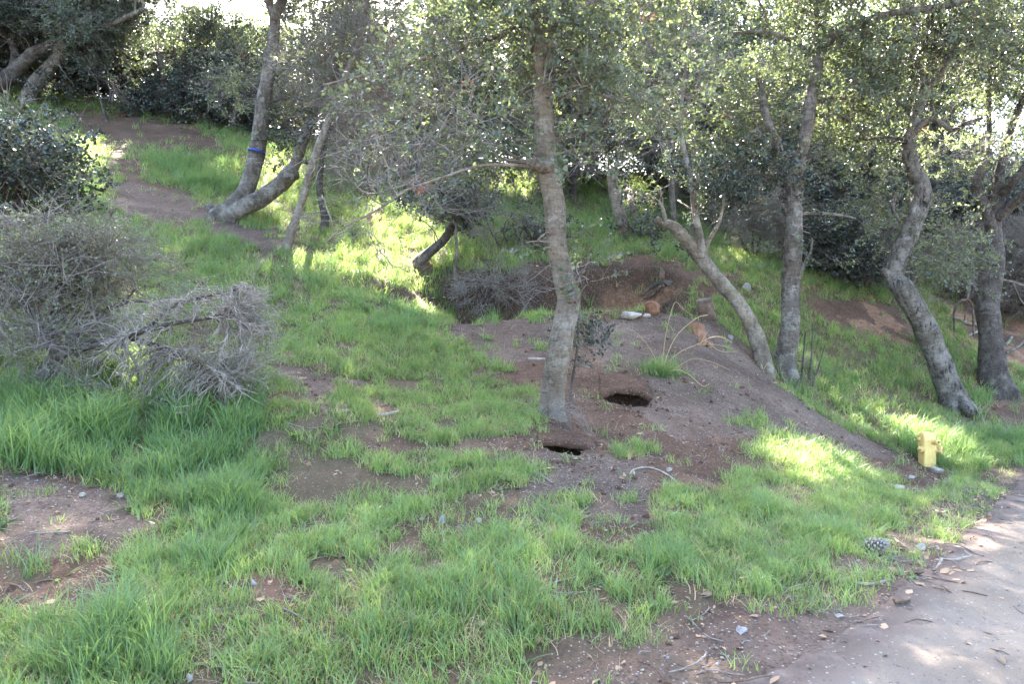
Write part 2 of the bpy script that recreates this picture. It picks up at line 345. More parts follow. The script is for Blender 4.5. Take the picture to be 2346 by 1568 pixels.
M['bark_tan'] = bark_mat('tan_bark', (.095, .074, .056), (.22, .175, .13), (.38, .325, .255), .5, .5)
M['bark_grey'] = bark_mat('grey_bark', (.062, .049, .039), (.155, .13, .106), (.33, .29, .25), .55, .55)
M['bark_dark'] = bark_mat('dark_bark', (.045, .037, .032), (.09, .075, .065), (.17, .15, .135), .25, .6)
M['bark_rough'] = bark_mat('furrowed_bark', (.06, .05, .042), (.15, .13, .11), (.28, .25, .22), .4, 1.0)
M['dead_wood'] = plain('weathered_dead_wood', [(.3, (.13, .105, .085)), (.55, (.26, .225, .19)), (.75, (.42, .375, .33))], 9, .9, .4, 50)
M['brown_wood'] = plain('brown_dead_wood', [(.3, (.06, .04, .03)), (.55, (.15, .10, .07)), (.75, (.26, .19, .14))], 9, .9, .5, 40)
M['cut_wood'] = plain('cut_wood', [(.3, (.25, .17, .10)), (.7, (.42, .32, .21))], 20, .8, .2, 60)
M['twig'] = plain('twig_bark', [(.3, (.10, .083, .07)), (.6, (.20, .172, .15)), (.8, (.33, .295, .265))], 5, .9, 0)
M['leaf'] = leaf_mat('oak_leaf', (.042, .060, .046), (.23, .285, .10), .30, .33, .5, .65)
M['leaf_shade'] = leaf_mat('shaded_oak_leaf', (.020, .031, .026), (.075, .105, .036), .17, .30, .4, .65)  # oak leaf copy with deep crown shade put into its colour
M['leaf_grey'] = leaf_mat('grey_green_leaf', (.105, .125, .09), (.26, .30, .11), .30, .42, .3)
M['leaf_rust'] = leaf_mat('rust_leaf', (.20, .09, .06), (.32, .15, .1), .35, .6, .3, .2)
M['grass'] = leaf_mat('grass_blade', (.118, .192, .062), (.32, .41, .10), .34, .45, .5, .4)
M['grass_tall'] = leaf_mat('tall_grass_blade', (.09, .165, .07), (.26, .38, .10), .38, .42, .3, .4)
M['straw'] = leaf_mat('dry_straw', (.36, .29, .18), (.4, .32, .2), .25, .7, .3, .2)
M['litter'] = leaf_mat('dead_leaf', (.23, .165, .115), (.25, .16, .1), .12, .75, .55, .25)
M['stone'] = plain('pale_stone', [(.3, (.18, .15, .12)), (.5, (.29, .255, .21)), (.75, (.44, .40, .345))], 6, .85, .5, 30)
M['rock_orange'] = plain('orange_rock', [(.3, (.10, .048, .03)), (.5, (.19, .095, .055)), (.75, (.30, .19, .125))], 6, .85, .6, 25)
M['rock_grey'] = plain('grey_rock', [(.3, (.16, .14, .14)), (.5, (.28, .26, .26)), (.75, (.42, .40, .39))], 6, .85, .6, 25)

# ------------------------------------------------------------------ ground
def axis(lo_f, hi_f, step, lo, hi, grow=1.09):
    a = list(np.arange(lo_f, hi_f + 1e-6, step)); s = step
    while a[-1] < hi: s *= grow; a.append(a[-1] + s)
    s = step
    while a[0] > lo: s *= grow; a.insert(0, a[0] - s)
    return np.array(a)
ax_, ay_ = axis(-7.5, 8.5, .05, -300, 300), axis(3.0, 17.5, .05, -200, 500)
GX, GY = np.meshgrid(ax_, ay_, indexing='ij')
inr = (GX > RX0 + .2) & (GX < RX0 + RS * (RNX - 2)) & (GY > RY0 + .2) & (GY < RY0 + RS * (RNY - 2))
far = ~inr
GZ = np.where(inr, base_h(GX, GY), 0.0); GZ[far] = tps(GX[far], GY[far]); GZ = GZ + detail(GX, GY)
GZ = np.where(far, np.clip(GZ, -8, 34), GZ)
gp = np.stack([GX, GY, GZ], -1); nxv, nyv = GX.shape
gi = np.arange(nxv * nyv).reshape(nxv, nyv)
gq = np.stack([gi[:-1, :-1], gi[1:, :-1], gi[1:, 1:], gi[:-1, 1:]], -1).reshape(-1, 4)
def ground_mat():
    m, t, out = mat_base('hillside_soil'); geo = N(t, 'ShaderNodeNewGeometry').outputs['Position']
    a = N(t, 'ShaderNodeAttribute', attribute_name='cover').outputs['Fac']; cl = N(t, 'ShaderNodeAttribute', attribute_name='clay').outputs['Fac']
    pl = N(t, 'ShaderNodeAttribute', attribute_name='dry').outputs['Fac']
    n1 = tex_noise(t, 1.4, 6, .65, geo); n2 = tex_noise(t, 55, 4, .75, geo); n3 = tex_noise(t, 9, 5, .7, geo)
    dirt = ramp(t, n1, [(.3, (.068, .036, .023)), (.55, (.122, .070, .046)), (.75, (.188, .118, .08))])
    dirt = mixc(t, pl, dirt, ramp(t, n1, [(.3, (.10, .070, .054)), (.7, (.19, .14, .11))]))
    dirt = mixc(t, .6, dirt, ramp(t, n3, [(.25, (.35, .33, .32)), (.6, (1, 1, 1))]), 'MULTIPLY')
    dp_ = N(t, 'ShaderNodeAttribute', attribute_name='shade_dark_soil').outputs['Fac']  # burrow shade put into the soil colour, and the hollow's dark soil
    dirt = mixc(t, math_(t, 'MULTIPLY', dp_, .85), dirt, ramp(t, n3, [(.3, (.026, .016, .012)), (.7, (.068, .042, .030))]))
    dirt = mixc(t, cl, dirt, ramp(t, n3, [(.35, (.20, .09, .05)), (.55, (.30, .17, .10)), (.75, (.42, .31, .22))]))
    vo = N(t, 'ShaderNodeTexVoronoi', Scale=70.0); t.links.new(geo, vo.inputs['Vector'])
    hs = N(t, 'ShaderNodeSeparateColor'); t.links.new(vo.outputs['Color'], hs.inputs[0])
    speck = math_(t, 'MULTIPLY', math_(t, 'GREATER_THAN', hs.outputs[0], .87), math_(t, 'LESS_THAN', vo.outputs['Distance'], .42))
    dirt = mixc(t, math_(t, 'MULTIPLY', speck, .6), dirt, ramp(t, hs.outputs[1], [(.1, (.20, .15, .12)), (.9, (.52, .45, .38))]))
    dk = math_(t, 'MULTIPLY', math_(t, 'LESS_THAN', hs.outputs[0], .16), .6)
    dirt = mixc(t, dk, dirt, (.045, .032, .026))
    thatch = ramp(t, n2, [(.3, (.045, .045, .022)), (.55, (.10, .095, .05)), (.72, (.20, .165, .10))])
    col = mixc(t, math_(t, 'MULTIPLY', a, .45), dirt, thatch)
    b = N(t, 'ShaderNodeBsdfPrincipled', Roughness=.95); b.inputs['Specular IOR Level'].default_value = .15; t.links.new(col, b.inputs['Base Color'])
    bp = N(t, 'ShaderNodeBump', Strength=.8, Distance=.025)
    hgt = math_(t, 'ADD', math_(t, 'MULTIPLY', n3, 1.2), math_(t, 'ADD', math_(t, 'MULTIPLY', n2, .5), math_(t, 'MULTIPLY', speck, .35)))
    t.links.new(hgt, bp.inputs['Height']); t.links.new(bp.outputs[0], b.inputs['Normal']); t.links.new(b.outputs[0], out.inputs['Surface'])
    return m
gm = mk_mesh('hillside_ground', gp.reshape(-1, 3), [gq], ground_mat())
def vattr(me, name, val, typ='FLOAT'):
    at = me.attributes.new(name, typ, 'POINT'); at.data.foreach_set('vector' if typ == 'FLOAT_VECTOR' else 'value', np.ascontiguousarray(val).ravel())
flat = gp.reshape(-1, 3); fx_, fy_ = proj(flat)
cov = cover_density(flat); cov = np.where(flat[:, 1] < 2.5, .5, cov)
vattr(gm, 'cover', cov.astype(np.float32))
slope = np.zeros_like(GZ); slope[:, 1:-1] = (GZ[:, 2:] - GZ[:, :-2]) / (GY[:, 2:] - GY[:, :-2])
inpit = sstep(-.6, .2, GX) * sstep(4, 3, GX) * sstep(14.6, 15.3, GY) * sstep(16.8, 16, GY) * sstep(.55, 1.1, slope) * (.05 + 1.0 * sstep(.47, .6, fbm(GX * .9, GY * .9, 3, 120)) * (GZ < 2.75))
rb = sstep(5.2, 6.0, GX) * sstep(16.5, 17.5, GY) * sstep(23, 20, GY) * (fbm(GX * 1.5, GY * 1.5, 3, 130) > .5) * .7
vattr(gm, 'clay', np.clip(inpit * .6 + rb, 0, 1).astype(np.float32).ravel())
dry = np.zeros(len(flat))
for poly in [[(900, 735), (1300, 725), (1300, 800), (1150, 840), (1000, 790)], [(220, 400), (560, 480), (720, 590), (300, 530)], [(590, 825), (860, 880), (750, 960)], [(0, 1080), (320, 1140), (330, 1260), (0, 1300)], [(1500, 705), (1640, 715), (1760, 860), (1640, 780)], [(1180, 1030), (1480, 1050), (1500, 1200), (1200, 1200)], [(1340, 740), (1640, 715), (1780, 880), (1950, 985), (2090, 1065), (1750, 1000), (1550, 1010), (1400, 900)]]:
    dry = np.maximum(dry, in_poly(fx_, fy_, poly) * 1.0)
rsd = road_side(flat)
dry = np.maximum(dry, sstep(-.9, 0, rsd)) * (.35 + .65 * fbm(flat[:, 0] * 1.3, flat[:, 1] * 1.3, 3, 140))
shade_dark_soil = np.zeros(GX.shape)
for (hx, hy, a_, b_, an_, dep) in HOLES[:4]:  # inside the burrows: painted shade over dark fresh soil
    c__, s__ = math.cos(an_), math.sin(an_); uu = ((GX - hx) * c__ + (GY - hy) * s__) / a_; vv = (-(GX - hx) * s__ + (GY - hy) * c__) / b_; shade_dark_soil = np.maximum(shade_dark_soil, sstep(1.25, .9, np.hypot(uu, vv)))
shade_dark_soil = np.maximum(shade_dark_soil, sstep(-2.6, -1.2, GX) * sstep(4.2, 3.2, GX) * sstep(13.2, 13.8, GY) * sstep(16.9, 16.2, GY) * 1.0)  # dug hollow and its bank: dark brown soil
vattr(gm, 'shade_dark_soil', shade_dark_soil.astype(np.float32).ravel())
vattr(gm, 'dry', dry.astype(np.float32))
link('hillside_ground', gm, kind='structure')

for hx, hy, a_, b_, an_, dep in HOLES[:2]:      # the soil roof that overhangs each burrow
    nu, nv = 41, 22; U, Vv = np.meshgrid(np.linspace(-1.7, 1.7, nu), np.linspace(0, 1, nv), indexing='ij')
    X = hx + U * a_; yf = hy - .6 * b_ + .24 + .16 * (fbm(U * 3.5, U * 0 + hx, 4, 210) - .5) - .16 * np.minimum(abs(U), 1.3) ** 2 - .10 * np.maximum(abs(U) - .9, 0) ** 1.5
    Y = yf + Vv ** 1.3 * (1.5 * b_ + .25); edge = sstep(1.05, 1.35, abs(U)) + sstep(.82, 1, Vv)
    Zt = base_h(X, Y) + detail(X, Y, False) + .006 - .07 * np.clip(edge, 0, 1) - .02 * (Vv == 0); Zb = Zt - (.07 + .03 * fbm(X * 12, Y * 12, 2, 220)) * (1 - .4 * (Vv == 0))
    i0 = np.arange(nu * nv).reshape(nu, nv); n0 = nu * nv
    top = np.stack([i0[:-1, :-1], i0[1:, :-1], i0[1:, 1:], i0[:-1, 1:]], -1).reshape(-1, 4); front = np.stack([i0[:-1, 0] + n0, i0[1:, 0] + n0, i0[1:, 0], i0[:-1, 0]], -1)
    bm_ = mk_mesh('burrow_roof', np.concatenate([np.stack([X, Y, Zt], -1).reshape(-1, 3), np.stack([X, Y, Zb], -1).reshape(-1, 3)]), [top, top[:, ::-1] + n0, front], gm.materials[0])
    for nm, v in (('cover', .03), ('clay', 0), ('dry', 0), ('shade_dark_soil', .0)): vattr(bm_, nm, np.full(2 * n0, v, np.float32))
    link('burrow_roof', bm_, kind='structure')

def road_mat():
    m, t, out = mat_base('decomposed_granite_road'); geo = N(t, 'ShaderNodeNewGeometry').outputs['Position']
    n1 = tex_noise(t, 1.1, 5, .6, geo); n2 = tex_noise(t, 120, 3, .8, geo)
    col = ramp(t, n1, [(.3, (.175, .138, .105)), (.55, (.225, .18, .14)), (.75, (.275, .225, .18))])
    col = mixc(t, .75, col, ramp(t, n2, [(.3, (.50, .49, .50)), (.5, (.95, .95, .95)), (.7, (1, 1, 1))]), 'MULTIPLY')
    ed = N(t, 'ShaderNodeAttribute', attribute_name='edge').outputs['Fac']
    n4 = tex_noise(t, 5, 5, .7, geo)
    em = ramp(t, math_(t, 'ADD', ed, math_(t, 'MULTIPLY', math_(t, 'SUBTRACT', n4, .5), 1.6)), [(.25, (0, 0, 0)), (.75, (1, 1, 1))])
    col = mixc(t, em, col, ramp(t, n4, [(.3, (.085, .06, .047)), (.6, (.17, .125, .10)), (.8, (.25, .195, .16))]))
    vo = N(t, 'ShaderNodeTexVoronoi', Scale=58.0); t.links.new(geo, vo.inputs['Vector'])
    hs = N(t, 'ShaderNodeSeparateColor'); t.links.new(vo.outputs['Color'], hs.inputs[0])
    sp = math_(t, 'MULTIPLY', math_(t, 'GREATER_THAN', hs.outputs[0], .84), math_(t, 'LESS_THAN', vo.outputs['Distance'], .4))
    col = mixc(t, math_(t, 'MULTIPLY', sp, .7), col, ramp(t, hs.outputs[1], [(.2, (.07, .06, .055)), (.5, (.19, .16, .14)), (.8, (.36, .32, .28))]))
    b = N(t, 'ShaderNodeBsdfPrincipled', Roughness=.95); b.inputs['Specular IOR Level'].default_value = .15; t.links.new(col, b.inputs['Base Color'])
    bp = N(t, 'ShaderNodeBump', Strength=.6, Distance=.01); t.links.new(math_(t, 'ADD', n2, math_(t, 'MULTIPLY', sp, .6)), bp.inputs['Height']); t.links.new(bp.outputs[0], b.inputs['Normal'])
    t.links.new(b.outputs[0], out.inputs['Surface']); return m
re_s = catmull(np.c_[RE, np.zeros(len(RE))], 14)[:, :2]
tg = np.gradient(re_s, axis=0); nrm = np.c_[tg[:, 1], -tg[:, 0]]; nrm /= np.linalg.norm(nrm, axis=1, keepdims=True)
us = np.r_[np.linspace(-.25, 1, 26), np.linspace(1.1, 4.5, 40)]
pin = np.array([3.2, 1.0])      # inner side of the bend: every cross line runs towards it
RVx = re_s[:, 0][:, None] + (nrm[:, 0][:, None]) * us * .8; RVy = re_s[:, 1][:, None] + nrm[:, 1][:, None] * us * .8
sd = road_side(np.stack([RVx, RVy], -1))
RVz = base_h(RVx, RVy) + detail(RVx, RVy) + .004 + .012 * sstep(-.1, .5, us)[None] - .03 * sstep(.15, -.2, us)[None]
ri = np.arange(RVx.size).reshape(RVx.shape); rq = np.stack([ri[:-1, :-1], ri[:-1, 1:], ri[1:, 1:], ri[1:, :-1]], -1).reshape(-1, 4)
rm_ = mk_mesh('gravel_road', np.stack([RVx, RVy, RVz], -1).reshape(-1, 3), [rq], road_mat()); vattr(rm_, 'edge', sstep(.55, .0, sd).astype(np.float32)); link('gravel_road', rm_, kind='structure')

# ------------------------------------------------------------------ point-instanced cover (grass, leaves): prototypes and node group
def proto(name, mb_or_V, faces=None, mats=(), midx=None):
    me = mk_mesh(name, mb_or_V, faces, None, True)
    for m_ in mats: me.materials.append(m_)
    if midx is not None: me.polygons.foreach_set('material_index', np.asarray(midx, np.int32))
    return bpy.data.objects.new(name, me)
def scatter_group(name, protos):
    g = bpy.data.node_groups.new(name, 'GeometryNodeTree')
    g.interface.new_socket('Geometry', in_out='INPUT', socket_type='NodeSocketGeometry'); g.interface.new_socket('Geometry', in_out='OUTPUT', socket_type='NodeSocketGeometry')
    gi_ = g.nodes.new('NodeGroupInput'); go = g.nodes.new('NodeGroupOutput'); jn = g.nodes.new('GeometryNodeJoinGeometry')
    def na(nm, typ):
        n = g.nodes.new('GeometryNodeInputNamedAttribute'); n.data_type = typ; n.inputs['Name'].default_value = nm; return n.outputs['Attribute']
    kind = na('sort', 'INT'); rot = na('rot', 'FLOAT_VECTOR'); scl = na('scl', 'FLOAT')
    e2r = g.nodes.new('FunctionNodeEulerToRotation'); g.links.new(rot, e2r.inputs[0])
    for k, pr in enumerate(protos):
        ob = g.nodes.new('GeometryNodeObjectInfo'); ob.inputs['Object'].default_value = pr
        cmp_ = g.nodes.new('FunctionNodeCompare'); cmp_.data_type = 'INT'; cmp_.operation = 'EQUAL'
        ins = [s for s in cmp_.inputs if s.type == 'INT']; g.links.new(kind, ins[0]); ins[1].default_value = k
        io = g.nodes.new('GeometryNodeInstanceOnPoints')
        g.links.new(gi_.outputs[0], io.inputs['Points']); g.links.new(cmp_.outputs[0], io.inputs['Selection']); g.links.new(ob.outputs['Geometry'], io.inputs['Instance'])
        g.links.new(e2r.outputs[0], io.inputs['Rotation']); g.links.new(scl, io.inputs['Scale']); g.links.new(io.outputs[0], jn.inputs[0])
    g.links.new(jn.outputs[0], go.inputs[0]); return g
def scatter(name, group, pos, rot, scl, sort, parent=None, off=(0, 0, 0), **props):
    me = mk_mesh(name, pos - np.asarray(off), [])
    vattr(me, 'rot', rot.astype(np.float32), 'FLOAT_VECTOR'); vattr(me, 'scl', scl.astype(np.float32)); vattr(me, 'sort', sort.astype(np.int32), 'INT')
    o = link(name, me, parent, **props); md = o.modifiers.new('scatter', 'NODES'); md.node_group = group; return o
def blades(n, h, spread, width, lean, segs=3, r=None):
    r = r or rng
    a = r.random(n) * 2 * PI; rad = spread * np.sqrt(r.random(n)); b0 = np.c_[rad * np.cos(a), rad * np.sin(a), np.full(n, -.02)]
    d = r.random(n) * 2 * PI; hh = h * (.55 + .6 * r.random(n)); ln = lean * hh * (.3 + r.random(n)); wv = width * (.7 + .6 * r.random(n))
    t = np.linspace(0, 1, segs + 1); V = []; fc = []
    dirv = np.c_[np.cos(d), np.sin(d), np.zeros(n)]; tw = d + PI / 2 + r.normal(0, .5, n); sd_ = np.c_[np.cos(tw), np.sin(tw), np.zeros(n)]
    for i, tt in enumerate(t):
        c = b0 + dirv * (ln * tt ** 2)[:, None] + np.c_[np.zeros((n, 2)), hh * (tt - .18 * tt ** 3 * min(1, lean))]
        ww = wv * (1 - tt ** 2.2) * .5
        if i < segs: V += [c - sd_ * ww[:, None], c + sd_ * ww[:, None]]
        else: V += [c]
    V = np.stack(V, 1); m = V.shape[1]; base = np.arange(n) * m
    quads = np.concatenate([np.stack([base + 2 * i, base + 2 * i + 1, base + 2 * i + 3, base + 2 * i + 2], 1) for i in range(segs - 1)])
    tri = np.stack([base + 2 * segs - 2, base + 2 * segs - 1, base + 2 * segs], 1)
    return V.reshape(-1, 3), quads, tri
gprotos = []
for (n, h, sp, wd, ln, mt) in [(10, .075, .09, .0062, .9, 'grass'), (12, .13, .09, .0068, .8, 'grass'), (14, .20, .08, .0075, .85, 'grass'),
                               (16, .34, .08, .0095, .7, 'grass_tall'), (15, .46, .09, .0105, .8, 'grass_tall'), (8, .10, .12, .0045, 1.6, 'straw'), (3, .42, .06, .004, .9, 'straw')]:
    V, q, tr = blades(n, h, sp, wd, ln); gprotos.append(proto('grass_tuft', V, [q, tr], [M[mt]]))
V, q, tr = blades(9, .05, .03, .022, 2.6); gprotos.append(proto('weed_rosette', V, [q, tr], [M['grass_tall']]))
GRASS = scatter_group('grass_scatter', gprotos)
def wedge(y0, y1, per_m2, margin=1.12):
    area = 1.333 * margin * (y1 ** 2 - y0 ** 2) / 2; n = int(area * per_m2)
    y = np.sqrt(rng.random(n) * (y1 ** 2 - y0 ** 2) + y0 ** 2); x = (rng.random(n) - .5) * 1.333 * margin * y
    return np.stack([x, y, H(x, y)], -1)
pts = []; scs = []
for (y0, y1, dn, sc) in [(3.0, 6, 620, .85), (6, 9, 430, .92), (9, 13, 270, 1.0), (13, 20, 125, 1.2), (20, 36, 48, 1.6)]:
    q = wedge(y0, y1, dn); pts.append(q); scs.append(np.full(len(q), sc))
pts = np.concatenate(pts); scs = np.concatenate(scs)
den = cover_density(pts); patch = fbm(pts[:, 0] * 1.5, pts[:, 1] * 1.5, 3, 150); patch2 = fbm(pts[:, 0] * 4.2, pts[:, 1] * 4.2, 3, 160)
pr_ = den * sstep(.41, .62, .28 * patch + .72 * patch2 + .10 * (den > .9)) * 1.25
pr_ = np.where(den < .3, den * 1.6 * (patch2 > .58), pr_)
vis = rng.random(len(pts)) < pr_
pts, scs, den, patch, patch2 = pts[vis], scs[vis], den[vis], patch[vis], patch2[vis]
tl = tallness(pts); tl = np.where(tl > 1.1, np.maximum(1, tl * (.45 + 1.1 * fbm(pts[:, 0] * 2.4, pts[:, 1] * 2.4, 3, 175))), tl)
hgt = .122 * (.5 + 1.0 * patch + .8 * np.maximum(patch2 - .5, 0) * 2) * tl ** 1.25 * np.where(pts[:, 1] > 12, 1.25, 1) * np.where(den < .5, .8, 1) * np.exp(rng.normal(0, .18, len(pts)))
sort = np.digitize(hgt, [.09, .145, .215, .33])
u = rng.random(len(pts)); sort = np.where(u < .22, 5, sort); sort = np.where(u > .992, 6, sort); sort = np.where((u > .22) & (u < .27), 7, sort)
natural = np.array([.085, .13, .20, .34, .46, .12, .42, .06])[sort]
scl = np.clip(hgt / natural, .65, 1.5) * scs
rot = np.c_[rng.normal(0, .14, len(pts)), rng.normal(0, .14, len(pts)), rng.random(len(pts)) * 2 * PI]
scatter('grass', GRASS, pts, rot, scl, sort, kind='stuff', label='green spring grass growing over the slope between bare dirt patches')

# dead leaves, gravel, twig bits on the soil
lp = []
for kx in range(4):
    n = 1; L = 1.0; wv = .42 + .1 * kx; b_ = .25 * (kx - 1)
    lp.append(proto('dead_leaf', np.array([[0, 0, 0], [.35 * L, wv * .5, .10], [.4 * L, 0, .02 + b_ * .1], [.35 * L, -wv * .5, .12], [.75 * L, wv * .36, .12 + b_ * .2], [.75 * L, -wv * .36, .05], [L, 0, .10 + b_ * .3]]),
        [np.array([[0, 2, 1], [0, 3, 2], [1, 2, 4], [2, 3, 5], [4, 2, 6], [2, 5, 6]])], [M['litter']]))
ico = None
def rock_mesh(seed, sub=1, flat_=.7):
    import bmesh
    bm = bmesh.new(); bmesh.ops.create_icosphere(bm, subdivisions=sub, radius=.5); r = np.random.default_rng(seed)
    V = np.array([v.co[:] for v in bm.verts]); Fc = np.array([[v.index for v in f.verts] for f in bm.faces]); bm.free()
    nr = r.normal(size=(7, 3)); nr /= np.linalg.norm(nr, axis=1, keepdims=True); off = .17 + .17 * r.random(7)
    for a, o in zip(nr, off):
        dd = V @ a - o; V = V - np.maximum(dd, 0)[:, None] * a * .9
    V += r.normal(0, .012, V.shape); V *= np.array([1, .7 + .3 * r.random(), flat_]); return V, Fc
for s in range(3):
    V, Fc = rock_mesh(30 + s, 1, .6); lp.append(proto('pebble', V, [Fc], [M['stone'] if s < 2 else M['rock_grey']]))
for s in range(3):
    t_ = np.linspace(0, 1, 5); pth = np.c_[t_ - .5, .12 * np.sin(t_ * 4 + s), .05 * np.sin(t_ * 5 + 2 * s)][None]
    V, Q = tubes(pth, np.full((1, 5), .016), 4); lp.append(proto('twig_bit', V, [Q], [M['twig'] if s else M['brown_wood']]))
for s in range(2):
    V, Fc = rock_mesh(60 + s, 1, .75); lp.append(proto('soil_clod', V, [Fc], [gm.materials[0]]))
LITTER = scatter_group('litter_scatter', lp)
def soil_scatter(name, bands, keep, sorts, smin, smax, lift, tilt, label, power=2.0):
    q = np.concatenate([wedge(a, b, d) for a, b, d in bands]); q = q[rng.random(len(q)) < keep(q)]
    n = len(q); s = smin + (smax - smin) * rng.random(n) ** power; q[:, 2] += lift * s
    scatter(name, LITTER, q, np.c_[rng.normal(0, tilt, n), rng.normal(0, tilt, n), rng.random(n) * 2 * PI], s, rng.choice(sorts, n), kind='stuff', label=label)
def k_leaf(q):
    r = road_side(q); d = cover_density(q)
    return np.clip(.28 + .5 * sstep(-1.4, -.2, r) * sstep(.45, 0, r) - .24 * sstep(0, .5, r) + .25 * (d < .3), 0, 1) * sstep(.35, .65, fbm(q[:, 0] * 1.8, q[:, 1] * 1.8, 3, 170))
soil_scatter('fallen_leaves', [(3, 6, 170), (6, 10, 110), (10, 16, 60), (16, 24, 14)], k_leaf, [0, 1, 2, 3], .025, .075, .1, .3, 'small dry oak leaves scattered over the soil and road edge')
def k_grav(q):
    return np.where(cover_density(q) < .5, 1.0, .4) * np.where(road_side(q) > 0, .2, 1) * (.12 + .88 * sstep(.45, .64, fbm(q[:, 0] * 2.3, q[:, 1] * 2.3, 3, 177)))
soil_scatter('gravel', [(3, 6, 330), (6, 9, 260), (9, 14, 130)], k_grav, [4, 5, 5, 6], 0.008, .032, .15, .4, 'pale gravel bits lying over the bare dirt', 3.5)
def k_clod(q):
    k = np.where(cover_density(q) < .3, .35, .02) * np.where(road_side(q) > 0, 0, 1) * sstep(.4, .65, fbm(q[:, 0] * 3, q[:, 1] * 3, 3, 178))
    for hx, hy, a_, b_, an_, dep in HOLES[:2]: k = np.maximum(k, .9 * (np.hypot((q[:, 0] - hx) / (a_ * 1.9), (q[:, 1] - hy + .12) / (b_ * 1.7)) < 1))
    return k
soil_scatter('soil_clods', [(3, 7, 120), (7, 11, 170), (11, 16, 60)], k_clod, [10, 11], .012, .085, .12, .4, 'crumbled clods of brown soil on the bare dirt and round the burrows', 3.0)
def k_twig(q):
    r = road_side(q); return np.clip(.35 + .65 * sstep(-.8, 0, r) * sstep(.9, .1, r) - .1 * (r > .9), 0, 1)
soil_scatter('twig_litter', [(3, 6, 40), (6, 10, 30), (10, 18, 9)], k_twig, [7, 8, 9], .06, .34, .03, .12, 'thin broken twigs strewn over the ground', 2.2)

# ------------------------------------------------------------------ foliage sprigs
def sprig(nl, L, leaf, width, mats, twigs=3, seed=0, droop=.1, spread=1.0, tr_=.0028):
    r = np.random.default_rng(seed); V = []; Fs = []; mi = []; n0 = 0
    t = np.linspace(0, 1, 5); paths = []; main = np.c_[L * t, .06 * L * np.sin(t * 3 + seed), -droop * L * t ** 2 + .05 * L * np.sin(t * 5)]; paths.append(main)
    for i in range(twigs):
        s = .2 + .65 * (i + r.random() * .6) / twigs; o = np.array([np.interp(s, t, main[:, c]) for c in range(3)])
        a = r.normal(0, .9); d = np.array([.75, .75 * np.cos(a * 2 + i * PI), .7 * np.sin(a * 2 + i * 2.2)]) * L * (.3 + .3 * r.random()) * spread
        paths.append(o + d * t[:, None] + np.c_[0 * t, 0 * t, -.12 * L * t ** 2] + r.normal(0, .012 * L, (5, 3)))
    pa = np.array(paths); Rr = np.linspace(tr_, tr_ * .35, 5)[None].repeat(len(pa), 0)
    TV, TQ = tubes(pa, Rr, 3); V.append(TV); quads = [TQ]; n0 = len(TV); mi_q = [1] * len(TQ)
    tri = []
    if nl:
        pi_ = r.integers(0, len(pa), nl); s = np.clip(.25 + .8 * r.random(nl), 0, 1)
        o = np.stack([np.array([np.interp(si, t, pa[p][:, c]) for c in range(3)]) for si, p in zip(s, pi_)])
        d = pa[pi_, -1] - pa[pi_, 0]; d = d / np.linalg.norm(d, axis=1, keepdims=True) * .6 + r.normal(0, .75, (nl, 3)); d /= np.linalg.norm(d, axis=1, keepdims=True)
        nn = np.array([0, 0, 1.]) * .5 + r.normal(0, .7, (nl, 3)); sdv = np.cross(d, nn); sdv /= np.linalg.norm(sdv, axis=1, keepdims=True) + 1e-9; up = np.cross(sdv, d)
        ll = leaf * (.6 + .7 * r.random(nl)); ww = ll * width
        A = o; B = o + d * (ll * .42)[:, None] + sdv * (ww * .5)[:, None] + up * (ww * .22)[:, None]; D = o + d * (ll * .42)[:, None] - sdv * (ww * .5)[:, None] + up * (ww * .22)[:, None]
        E = o + d * (ll * .8)[:, None] + sdv * (ww * .36)[:, None] + up * (ww * .12)[:, None]; F_ = o + d * (ll * .8)[:, None] - sdv * (ww * .36)[:, None] + up * (ww * .12)[:, None]
        T_ = o + d * ll[:, None] - up * (ll * .06)[:, None]
        LV = np.stack([A, B, D, E, F_, T_], 1).reshape(-1, 3); b_ = n0 + np.arange(nl) * 6
        V.append(LV)
        tri = np.concatenate([np.stack([b_, b_ + 1, b_ + 2], 1), np.stack([b_ + 3, b_ + 5, b_ + 4], 1)])
        quads.append(np.stack([b_ + 1, b_ + 3, b_ + 4, b_ + 2], 1)); mi_q += [0] * nl
    faces = [np.concatenate(quads)] + ([tri] if len(tri) else [])
    return proto('sprig', np.concatenate(V), faces, mats, mi_q + [0] * len(tri))
LM, DM, GM_, RM, TW = M['leaf'], M['leaf_shade'], M['leaf_grey'], M['leaf_rust'], M['twig']
# sorts: 0-2 leafy oak, 3 loose oak, 4 bare twigs, 5-6 oak darkened for shade, 7-8 small grey shrub, 9 rust leaves, 10 thin grey twigs
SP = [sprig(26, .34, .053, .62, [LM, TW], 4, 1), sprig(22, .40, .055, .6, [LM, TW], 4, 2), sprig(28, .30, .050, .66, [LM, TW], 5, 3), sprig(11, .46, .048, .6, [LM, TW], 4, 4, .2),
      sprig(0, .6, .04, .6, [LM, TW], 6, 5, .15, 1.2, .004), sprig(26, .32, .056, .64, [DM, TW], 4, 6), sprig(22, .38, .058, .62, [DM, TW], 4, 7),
      sprig(24, .24, .024, .68, [GM_, TW], 5, 8, 0), sprig(15, .32, .026, .66, [GM_, TW], 6, 9, 0), sprig(12, .2, .055, .5, [RM, TW], 3, 10, .3), sprig(2, .42, .024, .6, [GM_, TW], 7, 11, 0, 1.3, .0042)]
SPA = np.array([.5 * .62 * 26 * .05 ** 2 * .75] * 3 + [.006] + [.004] + [.012] * 2 + [.0035] * 2 + [.008, .003])
LEAVES = scatter_group('leaf_scatter', SP)
